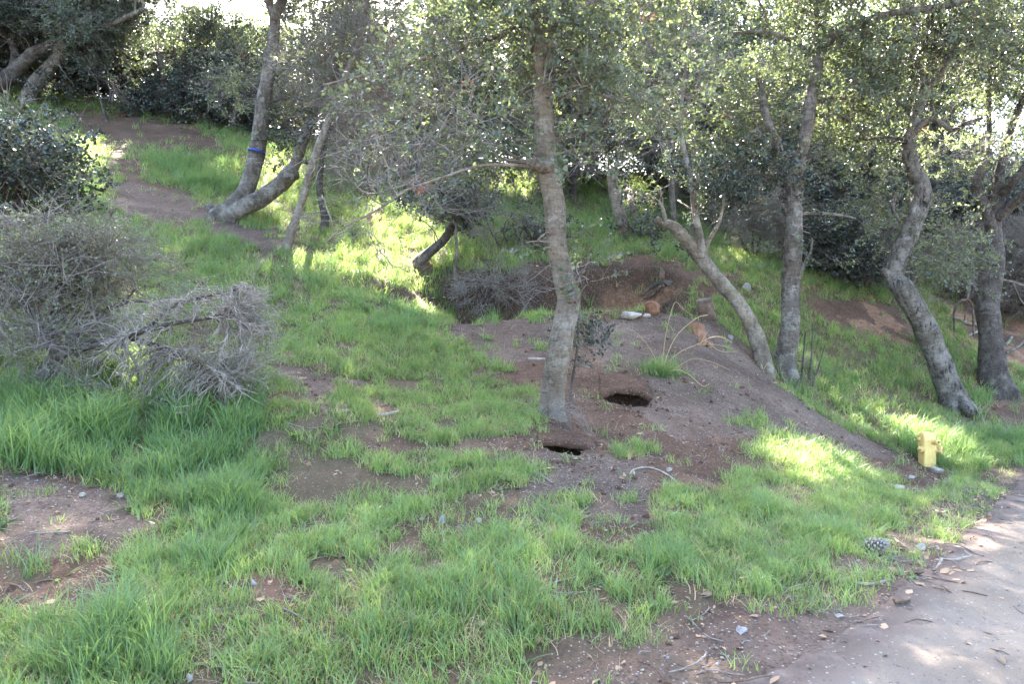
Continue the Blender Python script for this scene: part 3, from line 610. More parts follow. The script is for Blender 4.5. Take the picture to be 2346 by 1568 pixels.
MIX = {'oak': ([0, 1, 2, 3, 4, 9], [.27, .25, .27, .14, .066, .004]), 'loose': ([0, 1, 3, 4, 9], [.24, .22, .33, .20, .01]), 'bare': ([3, 4, 1, 9], [.12, .76, .10, .02]),
       'dark': ([5, 6, 3, 4], [.46, .40, .06, .08]), 'shrub': ([7, 8, 10], [.45, .35, .20]), 'thicket': ([7, 8, 10, 4], [.16, .2, .44, .2]), 'mass': ([0, 1, 2, 5, 6, 4], [.26, .24, .22, .12, .12, .04])}  # 'dark' picks the sprigs with shade in the leaf colour
def ground_below_sun(p):
    """where a sun ray through p meets the ground"""
    t = np.zeros(len(p)); done = np.zeros(len(p), bool); out = np.full((len(p), 3), np.nan)
    for s in np.arange(.2, 26, .3):
        q = p - SUN * s; hit = (~done) & (q[:, 2] < base_h(q[:, 0], q[:, 1]))
        out[hit] = q[hit]; done |= hit
        if done.all(): break
    return out, done
def lit_at(g):
    px, py = proj(g); r = np.zeros(len(g), bool); ok = g[:, 1] > 2.5
    for poly in LIT: r |= in_poly(px, py, poly)
    return r & ok
CROWNS = []
def crown_points(c, rad, od, mix, r, clump=.32, big=1.0):
    """clusters spread through an ellipsoid; returns cluster centres and sprig positions, rotations, scales, sorts"""
    sorts, pw = MIX[mix]; area = PI * rad[0] * rad[2]; n = max(8, int(od * area / (.0044 * big * big * (.45 if mix in ('shrub', 'thicket') else 1)))); nc = max(3, n // 28)
    d = r.normal(size=(nc, 3)); d /= np.linalg.norm(d, axis=1, keepdims=True); cc = c + d * (r.random(nc) ** .45)[:, None] * rad
    own = r.integers(0, nc, n); cl = min(clump, .55 * min(rad)); o = r.normal(size=(n, 3)) * cl * np.array([1, 1, .75]); p = cc[own] + o
    out = o / (np.linalg.norm(o, axis=1, keepdims=True) + 1e-6) * .8 + (p - c) / (np.linalg.norm(p - c, axis=1, keepdims=True) + 1e-6) * .5 + r.normal(0, .55, (n, 3))
    yaw = np.arctan2(out[:, 1], out[:, 0]); pit_ = -np.arctan2(out[:, 2], np.hypot(out[:, 0], out[:, 1])) * .7
    return cc, p, np.c_[r.random(n) * 2 * PI, pit_, yaw], (.75 + .55 * r.random(n)) * big, r.choice(sorts, n, p=np.array(pw) / sum(pw)), own
def bend(a, b, n, r, sag=.15):
    t = np.linspace(0, 1, n)[:, None]; L = np.linalg.norm(b - a); m = (a + b) / 2 + r.normal(0, .13, 3) * L + np.array([0, 0, sag * L])
    q = (1 - t) ** 2 * a + 2 * t * (1 - t) * m + t ** 2 * b; q[1:-1] += r.normal(0, .018 * L, (n - 2, 3)); return q
SEED = [100]
def tree(name, label, cat, stems, crowns, bark='bark_grey', depth=None, group=None, k=14, flare=.5, rough=.07, limbs_=None, nlimb=3, big=1.0):
    """stems: lists of (px, py, width[, depth offset]); crowns: (px, py, rx, ry, depth offset, depth radius, optical depth, mix); all picture units"""
    SEED[0] += 1; r = np.random.default_rng(SEED[0])
    b0 = stems[0][0]; base = G(b0[0], b0[1])
    if depth is not None: base = P(b0[0], b0[1], depth); base[2] = min(base[2], float(H(base[0], base[1])))
    D = base[1]; th = thing(name, label, cat, base, group); mb = MB(); lines = []
    for si, st in enumerate(stems):
        pts_ = []; rad = []
        for q in st:
            dd = D + (q[3] if len(q) > 3 else 0); pts_.append(P(q[0], q[1], dd)); rad.append(q[2] * .5 / F * dd)
        pts_ = np.array(pts_); pts_[1:-1, 1] += r.normal(0, .05, max(0, len(pts_) - 2))
        if si == 0: pts_ = np.vstack([base - np.array([0, 0, .25]) + (pts_[0] - pts_[1]) * .05, pts_]); rad = [rad[0] * 1.05] + rad; pts_[1] = base
        c_, r_ = stem_geo(mb, pts_, rad, k, flare if si == 0 else 0, rough, SEED[0] * 7 + si); lines.append((c_, r_))
    tm = mb.mesh('trunk', M[bark], base); link('trunk', tm, th)
    for st in limbs_ or []:
        m2 = MB(); pts_ = np.array([P(q[0], q[1], D + (q[3] if len(q) > 3 else 0)) for q in st]); rad = [q[2] * .5 / F * D for q in st]
        c_, r_ = stem_geo(m2, pts_, rad, 9, 0, .09, SEED[0] * 3); lines.append((c_, r_)); link('limb', m2.mesh('limb', M[bark], base), th)
    nodes = np.concatenate([l[0][len(l[0]) // 3:] for l in lines]); nrad = np.concatenate([l[1][len(l[1]) // 3:] for l in lines])
    allp = []; br4 = []; br4r = []; br3 = []; br3r = []
    for cr in crowns:
        (px, py, rx, ry, dd, rd, od, mix) = cr[:8]; clump = cr[8] if len(cr) > 8 else .25
        dp = D + dd; c = P(px, py, dp); rad = np.array([rx / F * dp, rd, ry / F * dp])
        cc, p, ro, sc_, so_, own = crown_points(c, rad, od, mix, r, clump, big)
        local = nodes; lr = nrad
        for i in range(nlimb):
            tgt = c + r.normal(0, .42, 3) * rad
            dist = np.linalg.norm(nodes - tgt, axis=1) + np.maximum(nodes[:, 2] - tgt[2], 0) * 1.2 + .3 * r.random(len(nodes)); j = int(np.argmin(dist))
            q = bend(nodes[j], tgt, 8, r, .1); r0 = min(nrad[j] * .6, .045, .030 * (rad[0] + rad[2]) / 2 + .004); br4.append(q); br4r.append(np.linspace(r0, .010, 8)); local = np.vstack([local, q[2:]]); lr = np.r_[lr, np.full(6, .012)]
        for i, tgt in enumerate(cc):
            dist = np.linalg.norm(local - tgt, axis=1) + np.maximum(local[:, 2] - tgt[2], 0) * .5 + .25 * r.random(len(local)); j = int(np.argmin(dist))
            q = bend(local[j], tgt, 6, r, .08); r0 = min(lr[j] * .55, .016); br3.append(q); br3r.append(np.linspace(max(r0, .008), .005, 6))
            for kx in np.flatnonzero(own == i)[:3]:
                br3.append(bend(q[4], p[kx], 6, r, .05)); br3r.append(np.linspace(.005, .0028, 6))
        allp.append((p, ro, sc_, so_))
    if br3:
        B3 = np.array(br3); R3 = np.array(br3r); gs = [ground_below_sun(B3[:, q]) for q in (2, 5)]
        ko = np.zeros(len(B3), bool)
        for g_, k_ in gs: ko |= lit_at(np.where(k_[:, None], g_, 1e3))
        ko &= r.random(len(B3)) < .85; br3 = list(B3[~ko]); br3r = list(R3[~ko])
    mb = MB()
    if br4:
        V, Q = tubes(np.array(br4), np.array(br4r), 6); m4 = MB(); m4.add(V, Q); link('boughs', m4.mesh('boughs', M[bark], base), th, kind='stuff')
    if br3: V, Q = tubes(np.array(br3), np.array(br3r), 4); mb.add(V, Q)
    if br3: link('branches', mb.mesh('branches', M['twig'], base), th, kind='stuff')
    if allp: CROWNS.append([th, base, [np.concatenate([a[i] for a in allp]) for i in range(4)]])
    return th
# ------------------------------------------------------------------ trees
OAK = 'oaks on the slope'
tree('oak_tree', 'tall tan oak standing in front, its crooked trunk bulging, a hole at its foot', 'tree',
     [[(1262, 952, 58), (1268, 870, 55), (1286, 775, 53), (1304, 695, 54), (1291, 640, 48), (1274, 560, 48), (1271, 470, 50), (1254, 370, 49), (1247, 285, 45), (1245, 205, 42), (1252, 110, 36), (1264, 20, 30), (1280, -130, 24), (1300, -320, 14)],
      [(1247, 215, 30), (1238, 150, 29), (1232, 90, 25), (1212, 0, 20, .2), (1175, -130, 14, .4)],
      [(1305, 690, 34), (1316, 678, 26, -.06), (1319, 668, 14, -.08)]],
     [(1230, 30, 250, 120, .1, 1.5, 1.1, 'oak'), (1040, 220, 190, 110, .5, 1.3, .5, 'loose'), (1410, 170, 170, 120, .5, 1.3, .55, 'loose'), (1150, 335, 150, 55, .2, .8, .42, 'oak', .2), (820, 450, 170, 90, -1, .7, .26, 'bare'), (980, 310, 150, 70, -.4, .8, .2, 'bare'),
      (1330, 330, 70, 60, .4, .5, .3, 'loose'), (1250, 555, 70, 28, -.3, .25, .30, 'loose', .14), (1345, 620, 26, 60, -.2, .15, .35, 'loose', .12), (1230, -260, 430, 230, .2, 2.6, .5, 'mass')],
     'bark_tan', group=OAK, k=22, flare=.55, rough=.10,
     limbs_=[[(1262, 385, 34), (1232, 380, 26, -.12), (1205, 372, 20, -.2)], [(1228, 384, 10, -.1), (1165, 378, 7.5, -.4), (1095, 381, 6.5, -.6), (1010, 408, 6, -.9), (930, 437, 5.5, -1.1), (870, 478, 4, -1.2), (790, 520, 3, -1.25), (740, 560, 2, -1.3)],
             [(1240, 272, 14), (1200, 258, 10, .3), (1150, 230, 8, .5), (1090, 240, 5, .6)], [(1262, 120, 16), (1300, 150, 12, .3), (1340, 195, 10, .5), (1400, 225, 7, .7), (1460, 240, 4, 1)],
             [(1238, 90, 20), (1150, 80, 15, .5), (1020, 120, 11, 1.2), (860, 165, 8, 2), (740, 195, 5, 2.6)], [(1262, 60, 18), (1400, -20, 13, .4), (1560, -50, 9, 1)]])
tree('oak_tree', 'double-stemmed grey oak on the left slope with a blue band round its upright stem', 'tree',
     [[(515, 500, 56), (535, 470, 42), (562, 428, 38), (588, 340, 35), (605, 240, 34), (617, 160, 30), (628, 60, 26), (632, 30, 26), (650, -20, 18, .2), (672, -120, 14, .4)],
      [(520, 506, 48), (560, 478, 42), (600, 449, 40), (640, 420, 39), (664, 402, 38), (676, 394, 35)], [(630, 40, 20), (617, 8, 18), (600, -60, 13, -.3), (590, -180, 10, -.5)],
      [(502, 497, 28), (487, 480, 24), (478, 470, 18)]],
     [(690, 330, 55, 62, .3, .7, .75, 'dark'), (650, 200, 70, 70, .8, .7, .35, 'loose'), (760, 230, 90, 110, .8, 1, .4, 'bare'), (560, 190, 60, 80, 1.0, .7, .5, 'loose'), (690, -190, 260, 170, 0, 2.4, .55, 'mass'), (480, -170, 190, 120, 1, 1.8, .55, 'mass')],
     'bark_grey', group=OAK, k=16, flare=.4,
     limbs_=[[(655, 408, 24), (678, 372, 25), (690, 335, 24), (703, 300, 21, .1), (722, 240, 13, .2), (745, 180, 8, .4)], [(606, 240, 10), (650, 225, 8, .3), (700, 230, 5, .6)]])
tree('oak_tree', 'slender yellowish oak stem leaning right beside the double-stemmed grey oak', 'tree',
     [[(655, 572, 22), (690, 460, 18), (722, 362, 18), (757, 262, 16), (800, 160, 14), (830, 60, 11), (850, -80, 8)]],
     [(850, 110, 150, 120, .3, 1.2, .8, 'bare'), (760, 150, 80, 60, .3, .7, .3, 'loose'), (850, 300, 90, 100, .4, .7, .7, 'bare'), (850, -150, 200, 130, .2, 1.8, .55, 'mass')], 'bark_tan', group=OAK, k=10, flare=.3)
tree('oak_tree', 'short thin dark stem rising straight out of the grass behind the slender leaning oak', 'tree',
     [[(740, 530, 22), (744, 500, 18), (735, 455, 17), (733, 420, 16), (742, 340, 12), (765, 240, 8)]], [(760, 330, 70, 90, .5, .7, .45, 'loose'), (790, 200, 100, 80, .5, .8, .5, 'bare')], 'bark_dark', group=OAK, k=10, flare=.3)
tree('oak_tree', 'small oak with bent dark trunk under a low dense blue-green crown', 'tree',
     [[(958, 602, 22), (985, 578, 22), (1015, 550, 21), (1032, 522, 19), (1042, 490, 14), (1040, 450, 8)]], [(1020, 450, 98, 52, 0, .7, 1.3, 'dark', .2), (1075, 500, 40, 45, .2, .4, .45, 'bare', .2), (985, 520, 26, 26, -.1, .3, .4, 'loose', .12)], 'bark_dark', group=OAK, k=10, flare=.3)
tree('sapling', 'thin crooked sapling at the lip of the dug hollow', 'sapling',
     [[(1048, 662, 9), (1042, 620, 9), (1047, 570, 8), (1044, 530, 7), (1050, 480, 5), (1030, 430, 3)]], [(1050, 470, 60, 50, 0, .4, .25, 'thicket', .2)], 'bark_grey', k=7, flare=.2, nlimb=2)
tree('oak_tree', 'tan oak with bare trunk sloping up to the left behind the dirt mound', 'tree',
     [[(1752, 850, 40), (1735, 775, 37), (1695, 705, 33), (1645, 640, 32), (1598, 578, 32), (1548, 526, 26), (1522, 512, 20), (1503, 503, 16)],
      [(1606, 590, 22), (1604, 545, 17), (1596, 490, 14), (1580, 400, 11), (1560, 300, 9, .2), (1570, 180, 8, .4), (1590, 60, 6, .5)], [(1612, 600, 14), (1622, 560, 10), (1650, 500, 7), (1660, 420, 5, .2)], [(1524, 512, 12), (1516, 480, 9), (1512, 465, 8)]],
     [(1575, 440, 80, 95, 0, .7, 1.2, 'dark', .24), (1640, 420, 55, 75, .3, .5, .9, 'dark', .2), (1500, 440, 45, 45, .1, .4, .4, 'loose', .2), (1560, 230, 110, 120, .4, 1, .45, 'loose'), (1570, -150, 260, 180, .3, 2, .55, 'mass')], 'bark_tan', group=OAK, k=14, flare=.3)
tree('oak_tree', 'straight pale oak right of the dirt mound, forked with a broken dead left limb', 'tree',
     [[(1802, 868, 50), (1806, 820, 46), (1812, 740, 43), (1816, 650, 41), (1815, 560, 40), (1822, 450, 38), (1833, 370, 32), (1842, 300, 30), (1856, 230, 29), (1872, 160, 27), (1886, 110, 25), (1905, 85, 22, -.1), (1960, 55, 19, -.3), (2040, 32, 16, -.6), (2140, 14, 13, -.9), (2260, -10, 9, -1.2)],
      [(1820, 440, 30), (1806, 390, 30), (1790, 350, 25), (1765, 305, 20), (1748, 250, 17), (1742, 205, 13), (1738, 180, 8)], [(1826, 640, 15), (1833, 622, 13), (1842, 604, 10)],
      [(1872, 170, 18), (1868, 100, 15, .4), (1876, 30, 12, .6), (1880, -100, 9, .8)]],
     [(1720, 260, 90, 140, .4, .9, .8, 'oak'), (1760, 420, 75, 75, .3, .6, .8, 'dark'), (1950, 230, 110, 110, .5, 1, .65, 'oak'), (1910, 60, 150, 80, 0, 1.1, .7, 'oak'), (2120, 60, 170, 70, -.8, 1, .55, 'oak'), (1850, 540, 45, 40, .1, .4, .55, 'oak', .18), (1840, 400, 40, 22, -.1, .3, .35, 'oak', .14),
      (1880, -180, 330, 170, 0, 2.2, .55, 'mass'), (2200, -170, 230, 150, -1, 1.8, .5, 'mass')], 'bark_grey', group=OAK, k=16, flare=.35,
     limbs_=[[(1862, 235, 11), (1910, 225, 9, .2), (1960, 232, 7, .4), (2040, 270, 5, .7)], [(1870, 265, 9), (1930, 270, 7, .2), (1990, 320, 4, .4)], [(1835, 490, 8), (1900, 490, 7, .4), (1960, 500, 5, .6)], [(1860, 120, 12), (1770, 75, 9, .4), (1680, 75, 7, .7)]])
tree('oak_tree', 'furrowed grey oak leaning left then bending upright, left of the rightmost trunk', 'tree',
     [[(2192, 942, 62), (2176, 885, 56), (2148, 810, 52), (2112, 735, 52), (2068, 668, 48), (2052, 635, 42), (2066, 575, 42), (2092, 510, 42), (2110, 460, 44), (2108, 425, 40), (2090, 375, 34), (2082, 325, 30), (2090, 290, 26), (2104, 245, 24), (2116, 200, 24), (2105, 165, 16, .2), (2085, 100, 12, .3), (2060, -60, 8, .4)],
      [(2114, 205, 22), (2140, 182, 17, -.1), (2160, 160, 13, -.2), (2190, 90, 9, -.3), (2240, -40, 7, -.4)], [(2116, 200, 14), (2128, 160, 10, .1), (2130, 110, 8, .2)], [(2200, 930, 42, -.1), (2212, 935, 36, -.25), (2222, 948, 22, -.4)],
      [(2052, 640, 22), (2030, 625, 18), (2022, 618, 12)]],
     [(2000, 300, 80, 130, .4, .8, .5, 'oak'), (2150, 110, 170, 90, 0, 1.3, .75, 'dark'), (2180, 320, 90, 60, .5, .7, .35, 'loose'), (2140, 570, 80, 80, .5, .6, .55, 'oak', .24), (2020, 470, 45, 70, .2, .4, .5, 'oak', .2), (2170, -160, 260, 160, .2, 2, .5, 'mass')], 'bark_rough', group=OAK, k=18, flare=.55, rough=.1,
     limbs_=[[(2086, 318, 15), (2105, 292, 13, -.15), (2132, 272, 12, -.3), (2160, 285, 11, -.35), (2182, 298, 11, -.4), (2215, 282, 10, -.5), (2252, 270, 6, -.6)], [(2056, 440, 8, -.2), (2046, 480, 7, -.2), (2062, 510, 5, -.2)]])
tree('oak_tree', 'thin dark stem leaning left close behind the furrowed grey oak', 'tree',
     [[(2168, 880, 26, .5), (2140, 830, 22, .5), (2115, 770, 18, .6), (2098, 735, 16, .7), (2090, 640, 12, .8), (2100, 520, 9, 1.0)]], [(2100, 540, 60, 70, 1, .6, .4, 'loose')], 'bark_dark', group=OAK, depth=16.2, k=10, flare=.3)
tree('oak_tree', 'thick dark oak at the right end of the slope, forking into curved arms', 'tree',
     [[(2278, 892, 66), (2272, 830, 56), (2266, 760, 52), (2262, 690, 50), (2272, 610, 48), (2276, 560, 42), (2282, 500, 36), (2288, 455, 30), (2292, 400, 22), (2300, 340, 18), (2315, 290, 17), (2340, 240, 14, -.2), (2380, 150, 10, -.4)],
      [(2276, 540, 26), (2262, 500, 24), (2246, 460, 24), (2240, 415, 22), (2256, 370, 19), (2268, 320, 14, .2), (2262, 240, 10, .3), (2270, 120, 8, .4)], [(2286, 500, 24), (2312, 476, 22, -.2), (2345, 440, 20, -.4), (2400, 380, 15, -.6)], [(2290, 450, 20), (2320, 415, 19, -.3), (2350, 370, 15, -.4), (2400, 250, 10, -.6)]],
     [(2290, 120, 110, 110, .2, 1, .6, 'oak'), (2340, 300, 60, 50, 0, .6, .3, 'loose'), (2240, 350, 50, 60, .4, .5, .35, 'loose'), (2330, -150, 220, 150, 0, 2, .5, 'mass'), (2420, 100, 120, 200, -.4, 1.3, .6, 'oak')], 'bark_dark', group=OAK, k=16, flare=.5, rough=.06)
tree('oak_tree', 'grey leaning snag broken off at the top, on the far grass', 'tree',
     [[(1430, 542, 28), (1422, 500, 27), (1410, 450, 27), (1402, 402, 25), (1400, 392, 20)]], [(1450, 345, 70, 40, .3, .6, .25, 'bare', .2)], 'bark_tan', group=OAK, k=12, flare=.2)
tree('oak_tree', 'slim stem rising through the leaves behind the sloping tan oak', 'tree',
     [[(1545, 462, 15), (1540, 420, 14), (1525, 330, 13), (1512, 265, 12), (1500, 200, 11), (1498, 120, 8)]], [(1500, 180, 120, 110, .4, 1.4, .6, 'oak'), (1450, 280, 90, 70, .4, 1, .45, 'loose'), (1480, -80, 230, 120, 0, 2, .5, 'mass')], 'bark_grey', group=OAK, depth=20, k=8, flare=.2, big=1.2)
tree('oak_tree', 'pale slim trunk half hidden in leaves, left of the straight pale oak', 'tree',
     [[(1592, 560, 24), (1592, 420, 22), (1588, 340, 21), (1578, 270, 20), (1570, 200, 17), (1565, 140, 12)]], [(1630, 190, 120, 120, .4, 1.6, .6, 'oak'), (1640, 370, 60, 60, 1, 1, .5, 'oak')], 'bark_tan', group=OAK, depth=21, k=10, flare=.2, big=1.2)
tree('oak_tree', 'pale straight trunk standing on the far grass left of the front oak', 'tree',
     [[(1092, 445, 18), (1090, 400, 16), (1092, 340, 14), (1098, 260, 11), (1100, 180, 8)]], [(1100, 200, 170, 110, .3, 2, .55, 'oak'), (1000, 300, 90, 60, .3, 1, .4, 'bare')], 'bark_tan', group=OAK, k=9, flare=.2, big=1.25)
tree('oak_tree', 'grey oak with a sawn limb stub leaning right in the upper left shade', 'tree',
     [[(62, 240, 40), (78, 200, 34), (105, 165, 31), (130, 130, 29), (145, 105, 25), (168, 88, 22), (205, 72, 18, -.3), (260, 52, 13, -.6), (330, 20, 9, -1)], [(120, 150, 22), (133, 146, 20, -.1), (138, 144, 18, -.12)]],
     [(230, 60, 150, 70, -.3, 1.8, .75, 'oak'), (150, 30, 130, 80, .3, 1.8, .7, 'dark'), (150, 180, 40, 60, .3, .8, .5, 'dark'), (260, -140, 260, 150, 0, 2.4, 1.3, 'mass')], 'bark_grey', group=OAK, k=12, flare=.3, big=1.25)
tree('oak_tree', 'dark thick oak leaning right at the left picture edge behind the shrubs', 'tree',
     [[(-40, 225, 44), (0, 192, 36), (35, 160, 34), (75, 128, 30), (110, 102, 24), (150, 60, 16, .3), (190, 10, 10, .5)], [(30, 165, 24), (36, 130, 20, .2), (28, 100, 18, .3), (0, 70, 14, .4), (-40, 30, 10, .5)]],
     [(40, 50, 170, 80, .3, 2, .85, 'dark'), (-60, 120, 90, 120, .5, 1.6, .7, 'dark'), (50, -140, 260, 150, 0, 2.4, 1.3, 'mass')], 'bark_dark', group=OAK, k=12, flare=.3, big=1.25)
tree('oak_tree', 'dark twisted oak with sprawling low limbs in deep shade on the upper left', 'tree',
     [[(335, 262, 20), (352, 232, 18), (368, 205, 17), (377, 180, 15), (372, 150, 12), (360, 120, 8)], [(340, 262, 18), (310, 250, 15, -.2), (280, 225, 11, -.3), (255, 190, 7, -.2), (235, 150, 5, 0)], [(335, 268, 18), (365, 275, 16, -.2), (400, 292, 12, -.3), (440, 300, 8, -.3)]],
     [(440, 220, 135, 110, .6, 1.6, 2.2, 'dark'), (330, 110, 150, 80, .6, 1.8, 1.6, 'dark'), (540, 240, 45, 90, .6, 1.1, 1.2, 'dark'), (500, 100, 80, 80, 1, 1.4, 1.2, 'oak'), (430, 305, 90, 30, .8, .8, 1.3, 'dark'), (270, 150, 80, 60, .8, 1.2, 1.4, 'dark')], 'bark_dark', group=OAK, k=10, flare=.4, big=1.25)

# wood behind: each oak a thing of its own
def far_oak(x, y, h, rw, r):
    s = F / y; px = CX + s * x; z0 = float(H(x, y)); Y = lambda hh: CY - s * (z0 + hh - CAMZ); lean = r.normal(0, .5); wd = .26 * s
    kinds = ['dark', 'oak', 'mass'][int(r.integers(0, 3))]
    where = ['at the left picture edge', 'behind the dark leaning oaks on the left', 'behind the twisted oak', 'left of the double-stemmed oak', 'in the gap behind the double-stemmed oak', 'behind the slender leaning oak', 'behind the front oak', 'behind the sloping tan oak', 'behind the straight pale oak', 'behind the furrowed oak', 'behind the rightmost trunk'][int(np.searchsorted([60, 230, 400, 540, 760, 1150, 1450, 1750, 2000, 2200], px))]
    row = 'nearest' if y < 28.5 else 'near' if y < 34 else 'farther' if y < 41 else 'farthest'
    tree('oak_tree', '%s-row leafy oak in the close wood %s' % (row, where), 'tree',
         [[(px, Y(0), wd), (px + s * lean * .3, Y(h * .22), wd * .85), (px + s * lean * .7, Y(h * .45), wd * .65), (px + s * lean, Y(h * .75), wd * .3)],
          [(px + s * lean * .35, Y(h * .25), wd * .6), (px - s * .6, Y(h * .45), wd * .5, .3), (px - s * 1.2, Y(h * .68), wd * .25, .5)]],
         [(px + s * lean * .5, Y(h * .68), rw * s, h * .33 * s, 0, rw, .6, kinds, .42), (px - s * .9, Y(h * .50), rw * .6 * s, h * .25 * s, .3, rw * .6, .5, 'mass', .36), (px + s * r.normal(0, 1), Y(h * .22), rw * .8 * s, h * .18 * s, -.4, rw * .7, .5, 'loose', .36)],
         ['bark_grey', 'bark_dark', 'bark_tan'][int(r.integers(0, 3))], depth=y, group='wood at the top of the slope', k=7, flare=.2, big=1.75, nlimb=2)
rr_ = np.random.default_rng(5)
for (yy, x0, x1, st, hh) in [(26, -1, 20, 3.4, 8.0), (31, -25, 25, 3.4, 8.6), (37, -29, 29, 4.0, 8.8), (46, -36, 36, 5.0, 9.5)]:
    for x in np.arange(x0, x1, st):
        xx = x + rr_.normal(0, .8); y2 = yy + rr_.normal(0, 1.0); px = CX + F * xx / y2
        if px < -140 or px > 2480: continue
        if 540 < px < 760 and yy > 42: continue
        if px > 2180 and yy > 28: continue
        hs = hh * (.85 + .3 * rr_.random())
        if 540 < px < 760: hs = 5.6 if yy < 33 else 6.0
        if px < 540: hs *= .8
        if yy > 33 and px > 760: hs *= .86
        far_oak(xx, y2, hs, 2.4, rr_)
UND = 'brush closing the foot of the wood'
def brush_row(x, y, rw, h, r):
    s = F / y; px = CX + s * x; z0 = float(H(x, y)); Y = lambda hh: CY - s * (z0 + hh - CAMZ)
    where = ['at the left picture edge', 'behind the dark leaning oaks', 'behind the twisted oak', 'in the gap left of centre', 'just left of the front oak', 'right of the front oak', 'behind the sloping tan oak', 'behind the straight pale oak', 'behind the furrowed oak', 'at the right end'][int(np.searchsorted([100, 300, 540, 900, 1230, 1500, 1720, 1950, 2180], px))]
    tree('shrub', '%s dense dark brush at the foot of the wood, %s' % ('nearer' if y < 27.5 else 'farther', where), 'shrub',
         [[(px, Y(0), .1 * s), (px + .1 * s, Y(h * .4), .07 * s), (px + .3 * s, Y(h * .8), .03 * s)], [(px, Y(0.05), .08 * s), (px - .3 * s, Y(h * .5), .06 * s), (px - .6 * s, Y(h * .85), .02 * s)]],
         [(px, Y(h * .52), rw * s, h * .5 * s, 0, rw * .8, 1.0, ['dark', 'dark', 'mass', 'dark'][int(r.integers(0, 4))], .34)], 'bark_dark', depth=y, group=UND, k=6, flare=.1, big=1.7, nlimb=3)
rb_ = np.random.default_rng(21)
for (yy, x0, x1, st) in [(25.5, 6.5, 19, 2.5), (30, -3, 22, 2.9), (29.5, -25, -9.5, 3.2), (30.5, -10.6, -4, 2.0)]:
    for x in np.arange(x0, x1, st): brush_row(x + rb_.normal(0, .4), yy + rb_.normal(0, .7), 1.9, 2.6 + 1.3 * rb_.random(), rb_)
# nearer understory on the right
SHR = 'shrubs on the slope'
def shrub(label, px, py, rx, ry, mix, od, bark='bark_dark', depth=None, clump=.22, n=3, rd=None, big=1.0, name='shrub', group=SHR):
    sd_ = np.random.default_rng(int(px * 3 + py)); D = depth or G(px, py + ry)[1]; yb = py + ry
    st = []
    for i in range(n):
        o = rx * .5 * (i - (n - 1) / 2) / max(1, n / 2); st.append([(px + o * .3, yb, 12 * 12 / D), (px + o * .8 + sd_.normal(0, 5), py + ry * .4, 9 * 12 / D), (px + o * 1.5 + sd_.normal(0, 8), py - ry * .1, 5 * 12 / D), (px + o * 2 + sd_.normal(0, 8), py - ry * .6, 2.5 * 12 / D)])
    return tree(name, label, 'shrub', st, [(px, py, rx, ry, 0, rd or rx / F * D * .8, od, mix, clump)], bark, depth=depth, group=group, k=7, flare=.2, nlimb=6, big=big)
shrub('wide dark leafy shrub behind the straight pale oak', 1960, 580, 130, 85, 'dark', 1.6, depth=19.5)
shrub('dark leafy shrub low between the furrowed oak and the straight pale oak, further back', 2080, 480, 110, 80, 'dark', .9, depth=23, big=1.2)
shrub('tangled purple-grey bare thicket left of the straight pale oak', 1725, 510, 80, 75, 'thicket', 1.0, depth=20)
shrub('bare grey thicket under the wood, behind the sloping tan oak', 1650, 470, 70, 70, 'bare', .6, depth=24, big=1.3)
shrub('tangled grey bare thicket on the bank right of the thick dark oak', 2400, 600, 120, 130, 'thicket', .9, depth=20)
shrub('bare twiggy thicket on the red bank between the two rightmost trunks', 2210, 590, 60, 70, 'thicket', .6, depth=20.5)
shrub('leafy shrub above the red bank behind the thick dark oak', 2260, 470, 90, 70, 'dark', .8, depth=23, big=1.2)
shrub('small dark round shrub beside the grey leaning snag', 1465, 520, 38, 24, 'dark', .9, depth=18.5, clump=.14)
shrub('small blue-green shrub left of the front oak above the hollow', 1225, 525, 48, 42, 'dark', .8, depth=17.5, clump=.16)
shrub('bare twiggy shrub at the left rim of the dug hollow', 1115, 655, 62, 36, 'thicket', .5, depth=15.0, clump=.16)
shrub('pale arching bare shrub on the grass left of the front oak', 1160, 540, 70, 70, 'bare', .22, depth=17, clump=.2)
shrub('grey twiggy thicket under the leaning stems, left of centre', 850, 370, 90, 80, 'bare', .6, depth=22, big=1.2)
shrub('purple-brown twiggy thicket in the wood left of centre', 900, 230, 110, 120, 'bare', .8, depth=26, big=1.5)
shrub('leafy shrub in the shade under the wood, centre', 960, 330, 100, 70, 'mass', .7, depth=27, big=1.5)
shrub('leafy pale shrub at the far edge of the grass, right of the front oak', 1360, 340, 80, 60, 'mass', .7, depth=27, big=1.5)
shrub('dark dense shrub at the left picture edge, below the leaning oak', 35, 370, 105, 115, 'dark', 2.0, depth=10.6, clump=.2)
shrub('dense shaded shrub at the upper left under the dark trees', 250, 190, 60, 45, 'dark', .9, depth=25.5, big=1.3)
shrub('dense shaded shrub at the upper left beside the twisted oak', 190, 130, 90, 70, 'dark', .9, depth=29, big=1.5)
shrub('leafy shrub growing at the top of the dark bank, left', 470, 160, 90, 70, 'dark', .9, depth=28, big=1.5)
